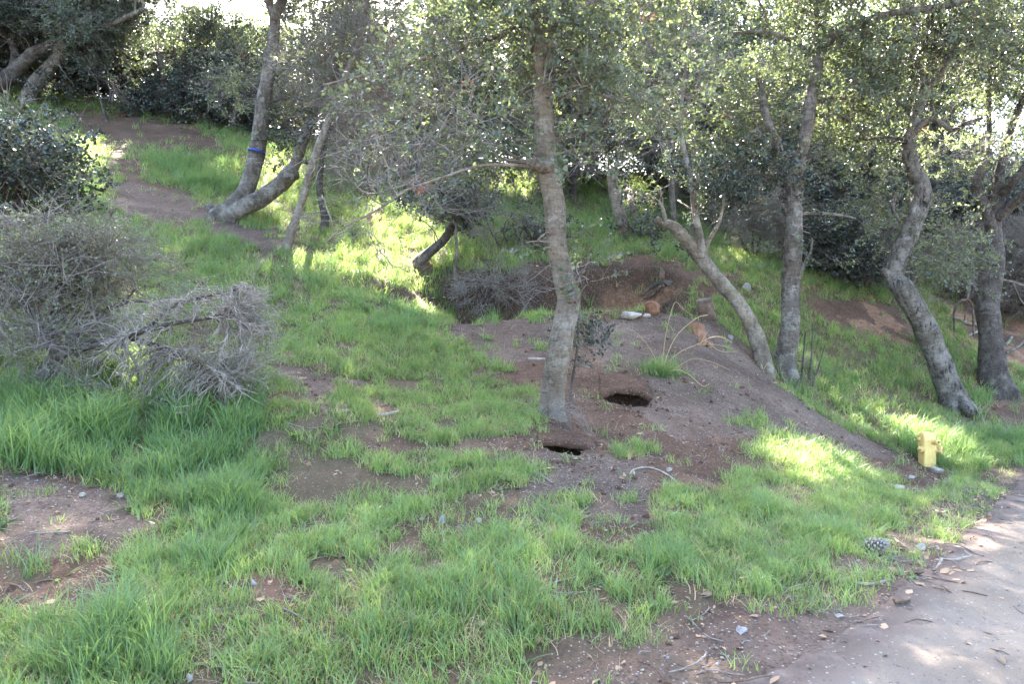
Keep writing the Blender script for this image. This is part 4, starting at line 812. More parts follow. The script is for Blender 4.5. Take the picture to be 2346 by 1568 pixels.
tree('shrub', 'big grey-green twiggy shrub spreading over the left foreground', 'shrub',
     [[(95, 880, 30), (110, 840, 30), (135, 805, 28), (110, 770, 25), (75, 720, 22), (30, 670, 16), (-30, 600, 11)], [(125, 820, 26), (170, 795, 20, -.1), (230, 785, 18, -.2), (300, 768, 14, -.3), (350, 742, 8, -.3)],
      [(120, 830, 22), (90, 860, 16, -.2), (40, 880, 11, -.4), (-20, 900, 8, -.5)], [(150, 800, 16), (200, 740, 14, .2), (260, 700, 11, .3), (330, 690, 8, .3), (400, 720, 6, .2)], [(110, 775, 18), (130, 690, 13, .2), (150, 600, 9, .3), (170, 520, 6, .3)]],
     [(70, 620, 160, 140, .1, .6, .85, 'shrub', .16), (190, 600, 110, 90, .2, .5, .7, 'shrub', .16), (60, 790, 130, 70, -.3, .4, .45, 'thicket', .15), (290, 650, 80, 60, .2, .35, .4, 'thicket', .14), (60, 930, 120, 50, -.5, .35, .4, 'thicket', .14), (340, 950, 100, 60, -.5, .3, .18, 'thicket', .14)],
     'bark_grey', group=SHR, k=12, flare=.3, rough=.12)
tree('sapling', 'thin oak sapling with small dark leaves growing against the front oak', 'sapling',
     [[(1308, 930, 7), (1312, 880, 7), (1320, 810, 6), (1322, 760, 4), (1330, 700, 3)]], [(1335, 800, 38, 70, 0, .2, .5, 'dark', .09)], 'bark_grey', k=6, flare=.1, nlimb=3, big=.6)
tree('sapling', 'cluster of thin leafy shoots beside the foot of the straight pale oak', 'sapling',
     [[(1835, 880, 5), (1838, 830, 4), (1845, 760, 3)], [(1850, 885, 5), (1858, 820, 4), (1862, 740, 2)], [(1825, 880, 5), (1815, 840, 4), (1808, 800, 3)], [(1862, 885, 5), (1880, 840, 3), (1890, 790, 2)]],
     [(1840, 845, 42, 50, 0, .25, .3, 'thicket', .1), (1805, 850, 18, 24, -.1, .12, .5, 'shrub', .08)], 'bark_dark', k=5, flare=.1, nlimb=3, big=.8)

# ------------------------------------------------------------------ crowns: pruned along sun rays over LIT patches, unseen sprigs added to shade the rest
allp = np.concatenate([c[2][0] for c in CROWNS]); which = np.concatenate([np.full(len(c[2][0]), i) for i, c in enumerate(CROWNS)]); alls = np.concatenate([c[2][2] for c in CROWNS])
gpt, ok = ground_below_sun(allp); gj = gpt + rng.normal(0, .10, gpt.shape) * np.array([1, 1, 0]); gj[~ok] = 1e3
drop = lit_at(gj) & (rng.random(len(allp)) < .95)
cs = .3; nx_, ny_ = 140, 84; ix = np.clip(((gpt[:, 0] + 21) / cs), -1, nx_).astype(int); iy = np.clip(((np.nan_to_num(gpt[:, 1]) - 2.6) / cs), -1, ny_).astype(int)
okc = ok & ~drop & (ix >= 0) & (ix < nx_) & (iy >= 0) & (iy < ny_)
od_ = np.zeros((nx_, ny_)); np.add.at(od_, (ix[okc], iy[okc]), .011 * alls[okc] ** 2); od_ /= cs * cs * math.sin(SUN_EL)
cxg, cyg = np.meshgrid(-21 + cs * (np.arange(nx_) + .5), 2.6 + cs * (np.arange(ny_) + .5), indexing='ij')
cg = np.stack([cxg, cyg, base_h(cxg, cyg)], -1).reshape(-1, 3)
cpx, cpy = proj(cg); nl_ = lit_at(cg)
for ox, oy in ((.3, 0), (-.3, 0), (0, .4), (0, -.4)): nl_ |= lit_at(cg + np.array([ox, oy, 0]))
need = np.maximum(3.4 - od_.ravel(), 0) * (~nl_) * (cpx > -250) * (cpx < 2600) * (cpy < 1750) * (cg[:, 1] < 25)
nadd = (need * cs * cs * math.sin(SUN_EL) / .011 * .9).astype(int)
src = np.repeat(cg, nadd, 0) + rng.normal(0, cs * .35, (nadd.sum(), 3)) * np.array([1, 1, 0])
tt = 5 + 21 * rng.random((26, len(src))); best = np.full(len(src), np.nan)
tb = np.array([c[1] for c in CROWNS if c[0].name.startswith('oak_tree') and c[1][1] < 40])
tid = [i for i, c in enumerate(CROWNS) if c[0].name.startswith('oak_tree') and c[1][1] < 40]; owner = np.zeros(len(src), int); bd = np.full(len(src), 1e9)
for row in tt:
    q = src + SUN * row[:, None]; qx, qy = proj(q); hgt_ = q[:, 2] - base_h(q[:, 0], q[:, 1])
    dd = np.hypot(q[:, 0][:, None] - tb[:, 0], q[:, 1][:, None] - tb[:, 1]); j = dd.argmin(1); dm = dd[np.arange(len(q)), j]
    good = (qy < -40) & (hgt_ > 3.2) & (hgt_ < 12.5) & (dm < bd) & (dm < 6.5); best = np.where(good, row, best); bd = np.where(good, dm, bd); owner = np.where(good, j, owner)
fill = ~np.isnan(best); fp = src[fill] + SUN * best[fill][:, None]; fo = np.array(tid)[owner[fill]]  # sprigs added out of view along the sun rays to shade the ground
open('/tmp/log','w').write(repr(('sprigs', len(allp), 'pruned', int(drop.sum()), 'filled', int(fill.sum()), 'unfilled', int((~fill).sum()), len(pts))))
ofs = 0
for i, (th, base, arr) in enumerate(CROWNS):
    n = len(arr[0]); keep = ~drop[ofs:ofs + n]; ofs += n; a = [v[keep] for v in arr]; e = fp[fo == i]; m_ = len(e)
    if m_:
        a = [np.concatenate([a[0], e]), np.concatenate([a[1], np.c_[rng.random(m_) * 6, rng.normal(0, .6, m_), rng.random(m_) * 6.28]]), np.concatenate([a[2], .8 + .5 * rng.random(m_)]), np.concatenate([a[3], rng.choice([0, 1, 2, 5], m_)])]
    if len(a[0]): scatter('crown', LEAVES, a[0], a[1], a[2], a[3], th, base, kind='stuff')  # tree leaves plus the unseen sprigs added for shade
#@@OBJECTS
# ------------------------------------------------------------------ dead brush beside the shrub
def place(px, py, d=None):
    return G(px, py) if d is None else P(px, py, d)
def twig_walk(o, d, L, n, r, wig=.22):
    out = [o]; d = d / np.linalg.norm(d)
    for i in range(n - 1):
        d = d + r.normal(0, wig, 3); d /= np.linalg.norm(d); out.append(out[-1] + d * L / (n - 1))
    return np.array(out)
def brush(label, px, py, rx, ry, dd, n, seed, rd=.45, dirx=.6, leaves=90):
    r = np.random.default_rng(seed); base = G(px, py + ry); D = base[1] + dd; c = P(px, py, D); rad = np.array([rx / F * D, rd, ry / F * D])
    th = thing('brush_pile', label, 'dead brush', base, None)
    limbs = []
    for q in [[(190, 800, 12, .1), (260, 780, 14, .05), (330, 758, 13, 0), (400, 740, 11, -.1), (470, 730, 8, -.15), (540, 715, 5, -.2)], [(300, 775, 12, .2), (380, 800, 10, .1), (450, 830, 7, -.05), (520, 870, 4, -.15)], [(330, 760, 9, .2), (400, 700, 7, .2), (470, 680, 5, .15), (560, 660, 3, .1)]]:
        m2 = MB(); pts_ = np.array([P(a, b, D + e) for a, b, w_, e in q]); c_, r_ = stem_geo(m2, pts_, [w_ * .5 / F * D for a, b, w_, e in q], 9, 0, .12, seed); link('limb', m2.mesh('limb', M['bark_dark'], base), th); limbs.append(c_)
    nodes = np.vstack([l[len(l) // 4:] for l in limbs]); mb = MB(); A = []; B = []
    ends = [(560, 700, 45, 26, 3), (470, 690, 70, 22, 3), (380, 715, 70, 26, 2), (585, 780, 34, 40, 3), (560, 860, 50, 40, 3), (480, 910, 70, 34, 3), (390, 890, 60, 36, 2), (310, 830, 60, 40, 2), (450, 790, 80, 40, 4)]
    wts = np.array([e[4] for e in ends], float); wts /= wts.sum()
    for i in range(n // 9):
        e_ = ends[r.choice(len(ends), p=wts)]; tgt = P(r.normal(e_[0], e_[2] * .8), r.normal(e_[1], e_[3] * .8), D + r.normal(0, .24))
        dist = np.linalg.norm(nodes - tgt, axis=1) + .45 * r.random(len(nodes)); o = nodes[int(np.argmin(dist))] + r.normal(0, .02, 3)
        q = bend(o, tgt, 9, r, .22 * r.random()); A.append(q); B.append(np.linspace(.0065, .0025, 9))
    A2 = []; B2 = []
    for i in range(n):
        q = A[r.integers(len(A))]; jj = r.integers(2, 9); m_ = q[jj] - q[jj - 1]; L_ = np.linalg.norm(q[-1] - q[0]); m_ = m_ / (np.linalg.norm(m_) + 1e-6); sd_ = np.cross(m_, r.normal(size=3)); sd_ /= np.linalg.norm(sd_)
        A2.append(twig_walk(q[jj], m_ + sd_ * (.6 + .5 * r.random()), min(.32, L_ * (.10 + .30 * r.random())), 5, r, .28)); B2.append(np.linspace(.0036, .0018, 5))
    for A_, B_ in ((A, B), (A2, B2)):
        A_ = np.array(A_); low = H(A_[..., 0], A_[..., 1]) + .01; A_[..., 2] = np.maximum(A_[..., 2], low); V, Q = tubes(A_, np.array(B_), 4); mb.add(V, Q)
    link('twigs', mb.mesh('twigs', M['dead_wood'], base), th, kind='stuff')
    q = np.array(A2)[r.integers(0, len(A2), leaves), -1]; scatter('dry_leaves', LEAVES, q, r.normal(0, 1.5, (leaves, 3)), .5 + .5 * r.random(leaves), r.choice([8, 8, 7, 10], leaves), th, base, kind='stuff')
    return th
brush('pale grey heap of dead twigs sprawling right of the big left shrub', 440, 815, 175, 135, .0, 4800, 11, .5)
th = thing('dead_shoots', 'spray of bare grey shoots drooping over the hole at the front oak\'s foot', 'dead shoots', G(1262, 965))
r = np.random.default_rng(3); A = []; B = []; bs = G(1262, 965)
for i in range(17):
    a = bs + np.array([.03 + r.normal(0, .04), -.12 + r.normal(0, .04), .06 + .12 * r.random()]); e = G(1285 + 95 * r.random(), 1000 + 40 * r.random()); e[2] += .02 + .03 * r.random()
    q = bend(a, e, 8, r, .30 + .35 * r.random()); A.append(q); B.append(np.linspace(.0035, .0016, 8))
for i in range(26):
    a = bs + np.array([r.normal(.05, .1), -.1 + r.normal(0, .05), .05]); e = bs + np.array([r.normal(0.05, .28), -.25 + r.normal(0, .15), .25 * r.random()]); A.append(bend(a, e, 8, r, .5)); B.append(np.linspace(.003, .0014, 8))
mb = MB(); V, Q = tubes(np.array(A), np.array(B), 4); mb.add(V, Q); link('shoots', mb.mesh('shoots', M['twig'], bs), th, kind='stuff')

# ------------------------------------------------------------------ clump of tall bunchgrass with bent pale stalks
bs = G(1518, 862); D = bs[1]; th = thing('bunchgrass', 'clump of grass with long bent pale stalks growing on the mound', 'grass clump', bs)
V, q_, t_ = blades(150, .30, .10, .006, 1.5, 4, np.random.default_rng(4)); link('blades', mk_mesh('blades', V, [q_, t_], M['grass_tall']), th, kind='stuff')
for st in [[(1515, 855), (1522, 790), (1530, 745), (1546, 694), (1565, 708), (1588, 724)], [(1518, 855), (1530, 810), (1550, 770), (1575, 745), (1600, 727), (1622, 722)], [(1528, 832), (1560, 806), (1600, 788), (1625, 775), (1650, 772), (1678, 785)],
           [(1550, 845), (1570, 830), (1592, 822), (1630, 830), (1672, 848)], [(1507, 850), (1500, 820), (1482, 790), (1460, 765), (1438, 752)], [(1535, 850), (1555, 848), (1580, 860), (1610, 885), (1625, 880)], [(1510, 860), (1507, 880), (1515, 900), (1522, 930)],
           [(1600, 790), (1640, 790), (1680, 800)], [(1605, 789), (1612, 775), (1620, 762)], [(1620, 782), (1650, 805), (1690, 806)]]:
    r_ = np.random.default_rng(st[0][0]); pts_ = np.array([P(a, b, D - .04 * i) for i, (a, b) in enumerate(st)]); mb = MB()
    if len(st) > 3 and st is not None: pts_[0] = pts_[0]
    pts_[:, 2] = np.maximum(pts_[:, 2], H(pts_[:, 0], pts_[:, 1]) + .005); c_ = catmull(pts_, 5); V, Q = tubes(c_[None], np.linspace(.0062, .003, len(c_))[None], 5); mb.add(V, Q)
    link('stalk', mb.mesh('stalk', M['straw'], bs), th)

# ------------------------------------------------------------------ fire hydrant
def hyd_mat():
    m, t, out = mat_base('weathered_yellow_paint'); tc = N(t, 'ShaderNodeTexCoord').outputs['Object']
    n1 = tex_noise(t, 9, 6, .7, tc); n2 = tex_noise(t, 30, 5, .7, tc)
    col = ramp(t, n1, [(.3, (.62, .42, .13)), (.6, (.74, .53, .19)), (.8, (.80, .62, .30))])
    geo = N(t, 'ShaderNodeNewGeometry'); pt = ramp(t, geo.outputs['Pointiness'], [(.36, (1, 1, 1)), (.42, (0, 0, 0))])
    rust = math_(t, 'MAXIMUM', ramp(t, n2, [(.60, (0, 0, 0)), (.68, (1, 1, 1))]), math_(t, 'MULTIPLY', pt, .8))
    col = mixc(t, math_(t, 'MULTIPLY', rust, .8), col, (.14, .065, .03))
    b = N(t, 'ShaderNodeBsdfPrincipled', Roughness=.6); b.inputs['Specular IOR Level'].default_value = .3; t.links.new(col, b.inputs['Base Color'])
    bp = N(t, 'ShaderNodeBump', Strength=.3, Distance=.005); t.links.new(n2, bp.inputs['Height']); t.links.new(bp.outputs[0], b.inputs['Normal'])
    t.links.new(b.outputs[0], out.inputs['Surface']); return m
HM = hyd_mat()
hb = G(2124, 1066); th = thing('fire_hydrant', 'faded yellow fire hydrant sunk in the slope by the road', 'fire hydrant', hb)
ang = math.radians(28.7) - math.atan2(hb[0], hb[1]); ex = np.array([math.cos(ang), math.sin(ang), 0]); ey = np.array([-math.sin(ang), math.cos(ang), 0]); ez = np.array([0, 0, 1.])   # ey points away from the road
def prism_stack(secs, ch=.028, seg=3):
    V = []; k = 4 * (seg + 1)
    for z, hx, hy, oy in secs:
        for ci, (sx, sy) in enumerate([(1, -1), (1, 1), (-1, 1), (-1, -1)]):
            a0 = [-90, 0, 90, 180][ci]
            for s in range(seg + 1):
                a = math.radians(a0 + 90 * s / seg); c_ = min(ch, hx * .8, hy * .8)
                x = sx * (hx - c_) + c_ * math.cos(a); y = sy * (hy - c_) + c_ * math.sin(a) + oy; V.append(ex * x + ey * y + ez * z)
    n = len(secs); idx = np.arange(n * k).reshape(n, k); nx = np.roll(idx, -1, 1)
    Q = np.stack([idx[:-1], nx[:-1], nx[1:], idx[1:]], -1).reshape(-1, 4); V = np.array(V); top = V[-k:].mean(0); V = np.vstack([V, top])
    return V, Q, np.array([[idx[-1, i], idx[-1, (i + 1) % k], n * k] for i in range(k)])
mb = MB(); mb.add(*prism_stack([(-.28, .098, .098, 0), (.30, .098, .098, 0), (.40, .097, .097, 0), (.445, .094, .092, .004), (.475, .088, .080, .012), (.496, .078, .060, .026), (.506, .060, .036, .036)]))
link('body', mb.mesh('body', HM, smooth=False), th)
def lathe(o, axis_, prof, k=16, up=np.array([0, 0, 1.])):
    axis_ = axis_ / np.linalg.norm(axis_); u = np.cross(axis_, up); u /= np.linalg.norm(u); v = np.cross(u, axis_); a = np.arange(k) * 2 * PI / k + PI / k
    V = np.concatenate([o + axis_ * s + r_ * (np.cos(a)[:, None] * u + np.sin(a)[:, None] * v) for s, r_ in prof]); n = len(prof)
    idx = np.arange(n * k).reshape(n, k); nx = np.roll(idx, -1, 1); Q = np.stack([idx[:-1], nx[:-1], nx[1:], idx[1:]], -1).reshape(-1, 4)
    V = np.vstack([V, o + axis_ * prof[-1][0]]); return V, Q, np.array([[idx[-1, i], idx[-1, (i + 1) % k], n * k] for i in range(k)])
def outlet(o, ax_v, rn, ln, rc, lc, nut):
    mb = MB(); mb.add(*lathe(o, ax_v, [(0, rn * 1.12), (ln * .75, rn), (ln, rn), (ln, rn * .6)], 18)); nz = link('outlet', mb.mesh('outlet', HM, smooth=False), th)
    a = ax_v / np.linalg.norm(ax_v); mb = MB(); mb.add(*lathe(o + a * (ln + .004), ax_v, [(0, rc * .9), (.004, rc), (lc * .7, rc), (lc, rc * .72)], 8)); cp = link('outlet_cap', mb.mesh('outlet_cap', HM, smooth=False), nz)
    mb = MB(); mb.add(*lathe(o + a * (ln + lc - .002), ax_v, [(0, nut), (nut * 1.5, nut * .92)], 5)); link('cap_nut', mb.mesh('cap_nut', HM, smooth=False), nz)
outlet(ex * .045 - ey * .085 + ez * .375, -ey + ex * .35, .038, .045, .050, .05, .020)
outlet(ex * .06 - ey * .02 + ez * .245, ex * .95 - ey * .62, .060, .085, .078, .055, .024)
outlet(-ex * .07 - ey * .03 + ez * .245, -ex * .9 - ey * .55, .045, .055, .052, .04, .024)
mb = MB(); mb.add(*lathe(-ex * .08 + ey * .03 + ez * .395, -ex + ez * .1, [(0, .028), (.05, .026), (.055, .034), (.075, .030)], 6)); link('valve_nut', mb.mesh('valve_nut', HM, smooth=False), th)

# ------------------------------------------------------------------ pine cones
def cone(label, px, py, L, W, mat, yaw, tip, group='pine cones by the road'):
    b = G(px, py); th = thing('pine_cone', label, 'pine cone', b, group); r = np.random.default_rng(int(px)); ax_v = np.array([math.cos(yaw) * math.cos(tip), math.sin(yaw) * math.cos(tip), math.sin(tip)])
    o = np.array([0, 0, W * .30]) - ax_v * L * .5; prof = [(s * L, max(.004, W * .36 * math.sin(PI * (.08 + .90 * s)) ** .8 * (1.1 - .35 * s))) for s in np.linspace(0, 1, 9)]
    mb = MB(); mb.add(*lathe(o, ax_v, prof, 10)); link('core', mb.mesh('core', M['brown_wood']), th)
    u = np.cross(ax_v, [0, .3, 1]); u /= np.linalg.norm(u); v = np.cross(u, ax_v); V0 = np.array([[0, 0, 0], [.5, .5, .12], [.5, -.5, .12], [1, .28, .38], [1, -.28, .38], [.98, 0, .02], [1.12, 0, .50]]); T0 = np.array([[0, 2, 1], [1, 2, 4], [1, 4, 3], [0, 1, 5], [2, 0, 5], [1, 3, 5], [4, 2, 5], [3, 4, 6], [5, 3, 6], [4, 5, 6]])
    sm = mk_mesh('scale', V0, [T0], mat, False)
    n = 62
    from mathutils import Matrix
    for i in range(n):
        s = (i + .5) / n; a = i * 2.39996; rad = np.interp(s * L, [p[0] for p in prof], [p[1] for p in prof]); d = math.cos(a) * u + math.sin(a) * v
        pos = o + ax_v * s * L + d * rad * .8; fwd = d * .85 + ax_v * (.15 + .8 * s); fwd /= np.linalg.norm(fwd); side = np.cross(ax_v, fwd); side /= np.linalg.norm(side); up = np.cross(fwd, side)
        sz = W * .30 * (1.05 - .5 * s); ob = link('scale', sm, th); Mx = np.eye(4); Mx[:3, 0] = fwd * sz; Mx[:3, 1] = side * sz * .9; Mx[:3, 2] = up * sz; Mx[:3, 3] = pos; ob.matrix_local = Matrix(Mx.tolist())
    return th
M['cone_grey'] = plain('weathered_cone_scale', [(.3, (.22, .20, .19)), (.6, (.40, .38, .36)), (.8, (.5, .48, .47))], 15, .85, 0)
M['cone_brown'] = plain('brown_cone_scale', [(.3, (.06, .05, .045)), (.6, (.14, .12, .11)), (.8, (.25, .22, .20))], 15, .85, 0)
cone('big weathered grey pine cone lying in the grass near the road', 2004, 1268, .19, .14, M['cone_grey'], -.9, .45)
cone('dark spiky pine cone resting beside the left outlet of the yellow hydrant', 2084, 1032, .15, .15, M['cone_brown'], 2.2, .9)
def clod(name, label, cat, px, py, wd, ht, mat, seed, group=None, sink=.3, yaw=None):
    b = G(px, py); wm = wd / F * b[1]; hm = ht / F * b[1]; V, Fc = rock_mesh(seed, 3, 1.0); r = np.random.default_rng(seed)
    V = V / np.array([np.ptp(V[:, 0]), np.ptp(V[:, 1]), np.ptp(V[:, 2])]); n = fbm(V[:, 0] * 4 + seed, V[:, 1] * 4 + V[:, 2] * 3, 3, 9); V = V * (1 + .25 * (n - .5))[:, None] * np.array([wm, wm * .75, hm / (1 - sink)])
    a = yaw if yaw is not None else r.normal(0, .3); c_, s_ = math.cos(a), math.sin(a); V = V @ np.array([[c_, s_, 0], [-s_, c_, 0], [0, 0, 1]]); V[:, 2] += hm / (1 - sink) * (.5 - sink)
    o = link(name, mk_mesh(name, V, [Fc], M[mat], False), None, label=label, category=cat); o.location = b
    if group: o['group'] = group
    return o
RK = 'rocks on the mound'; ST = 'pale stones in the grass'
clod('rock', 'long white rock lying on the crest of the mound', 'rock', 1441, 728, 50, 15, 'stone', 1, RK)
clod('rock', 'small white rock between the long white rock and the orange rock', 'rock', 1482, 727, 20, 8, 'stone', 2, RK)
clod('rock', 'upright orange rock on the crest of the mound', 'rock', 1494, 722, 42, 32, 'rock_orange', 3, RK, .15)
clod('rock', 'flat reddish rock half buried in the right side of the mound', 'rock', 1597, 766, 44, 28, 'rock_orange', 4, RK, .35)
clod('rock', 'small orange rock just below the flat reddish rock', 'rock', 1607, 790, 26, 20, 'rock_orange', 5, RK, .3)
clod('rock', 'tiny orange rock, lowest of the orange ones on the mound', 'rock', 1626, 796, 16, 14, 'rock_orange', 6, RK, .3)
clod('rock', 'grey rock in the grass between the sloping and the straight oak trunks', 'rock', 1708, 666, 24, 16, 'rock_grey', 7, RK)
clod('rock', 'small grey rock on the sunlit edge of the mound by the sloping trunk', 'rock', 1672, 776, 18, 10, 'rock_grey', 8, RK)
for i, (a, b, c_, d_, m_, l_) in enumerate([(2143, 1084, 28, 14, 'stone', 'white stone at the foot of the yellow hydrant'), (2088, 1099, 16, 9, 'stone', 'small white stone left below the yellow hydrant'), (2111, 1260, 26, 14, 'stone', 'pale stone in the grass edge right of the grey pine cone'),
        (1097, 1199, 15, 10, 'stone', 'white stone lying on bare soil at mid lawn'), (1017, 1224, 19, 11, 'stone', 'white stone in the grass just below the grey stone'), (1011, 1202, 20, 15, 'rock_grey', 'grey stone in the grass just above a white stone'),
        (1533, 1082, 14, 9, 'stone', 'small white stone on the bare dirt below the mound'), (433, 1562, 18, 14, 'stone', 'white stone at the bottom edge beside the tall grass clump'), (278, 1140, 17, 8, 'stone', 'pale stone on the left bare patch, right one of a pair'),
        (188, 1139, 18, 8, 'stone', 'pale stone on the left bare patch, left one of a pair'), (580, 1350, 15, 9, 'rock_grey', 'round grey stone on the little gravel mound'), (1268, 1032, 17, 7, 'stone', 'white stone at the lip of the hole under the front oak'),
        (2052, 1118, 34, 9, 'stone', 'flat pale stone on the bare ground below the hydrant'), (2290, 1062, 14, 8, 'rock_grey', 'grey stone in the grass right of the hydrant'), (1450, 1085, 13, 7, 'stone', 'small pale stone on the dirt right below the hole'), (968, 1192, 16, 7, 'stone', 'flat pale stone left of the grey stone in the grass'), (1925, 1418, 24, 8, 'stone', 'flat pale stone near the road edge'), (1700, 1452, 26, 14, 'rock_grey', 'rounded grey stone in the bare patch by the road')]):
    clod('stone', l_, 'stone', a, b, c_, d_, m_, 40 + i, ST)
clod('wood_chunk', 'dark brown chunk of rotten wood at the road edge', 'wood', 2060, 1384, 46, 16, 'brown_wood', 71, None, .25, .15)
clod('wood_chunk', 'small dark lump of rotten wood under the grass edge by the road', 'wood', 2102, 1318, 22, 14, 'brown_wood', 72, None, .25)

# ------------------------------------------------------------------ stumps, roots, logs and sticks
def polyline_thing(name, label, cat, st, mat, group=None, lift=.6, forks=(), k=8, follow=True, seed=1, depth=None):
    b = G(st[0][0], st[0][1]) if depth is None else P(st[0][0], st[0][1], depth); th = None; mb = MB()
    def run(line):
        pts_ = []; rad = []
        for q in line:
            p = G(q[0], q[1]) if (follow and depth is None) else P(q[0], q[1], (depth or b[1]) + (q[3] if len(q) > 3 else 0)); r0 = q[2] * .5 / F * p[1]; p = p + np.array([0, 0, r0 * lift if follow else 0]); pts_.append(p); rad.append(r0)
        stem_geo(mb, np.array(pts_), rad, k, 0, .12, seed)
    run(st)
    for f in forks: run(f)
    o = link(name, mb.mesh(name, M[mat], b), None, label=label, category=cat); o.location = b
    if group: o['group'] = group
    return o
SK = 'sticks lying on the ground'
polyline_thing('stick', 'long grey stick lying in the grass left of the big grey pine cone', 'stick', [(1766, 1125, 5), (1793, 1154, 6), (1830, 1168, 7), (1862, 1184, 8), (1885, 1212, 8), (1908, 1236, 7)], 'dead_wood', SK, forks=[[(1766, 1125, 4), (1758, 1138, 3)]])
polyline_thing('stick', 'short pale stick on the dirt left of the front oak', 'stick', [(1210, 824, 6), (1230, 826, 7), (1248, 826, 6)], 'dead_wood', SK)
polyline_thing('stick', 'thin dark forked twig on the dirt left of the short pale stick', 'stick', [(1100, 822, 3), (1122, 824, 5), (1142, 823, 5), (1150, 833, 4)], 'brown_wood', SK)
polyline_thing('stick', 'thick grey stick half buried in a dirt patch at mid lawn', 'stick', [(855, 952, 6), (880, 955, 9), (912, 948, 8)], 'dead_wood', SK)
polyline_thing('stick', 'short tan stick beside the hole at the front oak', 'stick', [(1180, 973, 6), (1196, 976, 7), (1212, 979, 6)], 'cut_wood', SK)
polyline_thing('stick', 'curved dark stick alone on the gravel road', 'stick', [(2168, 1392, 4), (2185, 1400, 5), (2202, 1408, 6), (2240, 1404, 5)], 'brown_wood', SK)
polyline_thing('stick', 'short grey stick near the sunny spot at the road bend', 'stick', [(2140, 1170, 5), (2155, 1180, 6), (2171, 1186, 6)], 'dead_wood', SK)
polyline_thing('stick', 'bent grey stick in the sunlit grass above the long grey stick', 'stick', [(1900, 1155, 4), (1922, 1153, 5), (1944, 1156, 5), (1930, 1166, 4)], 'dead_wood', SK)
polyline_thing('stick', 'grey stick in the grass edge below the big grey pine cone', 'stick', [(1953, 1338, 6), (1995, 1342, 8), (2036, 1333, 7)], 'dead_wood', SK)
polyline_thing('stick', 'pale forked branch lying across the road edge', 'stick', [(2150, 1284, 6), (2185, 1286, 7), (2215, 1280, 7), (2252, 1277, 5)], 'dead_wood', SK, forks=[[(2228, 1279, 5), (2212, 1268, 4), (2206, 1258, 4)], [(2158, 1285, 6), (2148, 1300, 5), (2140, 1310, 4)]])
polyline_thing('stick', 'dark straight stick among the twigs on the road edge', 'stick', [(2145, 1318, 5), (2190, 1324, 6), (2240, 1327, 5), (2262, 1330, 3)], 'brown_wood', SK)
polyline_thing('stick', 'thin dark stick across the dirt below the hole', 'stick', [(1210, 1082, 5), (1240, 1092, 5), (1262, 1106, 4)], 'dead_wood', SK)
polyline_thing('stick', 'arched thin root-like stick on the dirt right below the hole', 'stick', [(1440, 1092, 3), (1455, 1078, 4), (1490, 1076, 4), (1530, 1092, 4), (1562, 1120, 3)], 'dead_wood', SK, 1.2)
polyline_thing('stick', 'dark twig pointing down the bare slope above the sunlit grass', 'stick', [(1770, 1128, 3), (1745, 1112, 3), (1728, 1102, 2)], 'brown_wood', SK)
polyline_thing('stick', 'grey stick lying in thin grass at the lower middle', 'stick', [(1260, 1340, 4), (1290, 1334, 5), (1320, 1326, 4)], 'dead_wood', SK)
polyline_thing('stick', 'pale broken stick in the grass left of the lower middle', 'stick', [(1040, 1380, 5), (1060, 1392, 6), (1075, 1400, 5)], 'dead_wood', SK)
polyline_thing('stick', 'grey stick standing out of the sparse grass above the lower middle', 'stick', [(1235, 1160, 5), (1262, 1178, 6), (1290, 1196, 5)], 'dead_wood', SK)
polyline_thing('fallen_log', 'dark fallen log lying across the slope behind the grey snag', 'log', [(1345, 408, 20), (1385, 410, 24), (1425, 409, 22), (1460, 404, 16)], 'brown_wood', None, .5)
polyline_thing('fallen_branch', 'dark dead branch propped on the bank behind the rightmost oak', 'branch', [(2180, 590, 12), (2212, 628, 14), (2240, 668, 12), (2268, 705, 8)], 'bark_dark', 'fallen branches on the right bank', follow=False, depth=19.0, forks=[[(2212, 628, 10), (2250, 645, 8, -.1), (2290, 665, 6, -.2)]])
polyline_thing('fallen_branch', 'pale bare branch lying on the bank right of the rightmost oak', 'branch', [(2290, 640, 5), (2330, 650, 7), (2380, 672, 8)], 'bark_grey', 'fallen branches on the right bank', follow=False, depth=18.0, forks=[[(2320, 648, 5), (2340, 690, 4), (2370, 720, 3)]])
polyline_thing('exposed_root', 'thick tan root stretched over the red bank behind the rightmost oak', 'root', [(2115, 733, 4), (2165, 731, 6), (2195, 734, 8), (2215, 745, 8), (2240, 747, 8), (2275, 738, 8)], 'bark_tan', 'roots on the right bank', .9)
polyline_thing('exposed_root', 'thin pale root under the thick tan root', 'root', [(2218, 772, 4), (2240, 764, 6), (2270, 755, 6)], 'dead_wood', 'roots on the right bank', .9)
polyline_thing('exposed_root', 'bent pale root right of the rightmost oak trunk', 'root', [(2285, 815, 5), (2305, 795, 7), (2318, 775, 6)], 'bark_grey', 'roots on the right bank', .9, forks=[[(2305, 812, 5), (2330, 800, 6), (2345, 785, 5)]])
polyline_thing('dead_branch', 'pale dead shoots arching down over the red bank', 'branch', [(2186, 762, 4), (2187, 715, 5), (2200, 690, 6), (2216, 684, 6), (2222, 640, 6)], 'bark_grey', 'fallen branches on the right bank', follow=False, depth=17.4, forks=[[(2216, 684, 5), (2228, 705, 5), (2231, 770, 4)], [(2209, 735, 4), (2214, 715, 4), (2226, 706, 5)]])
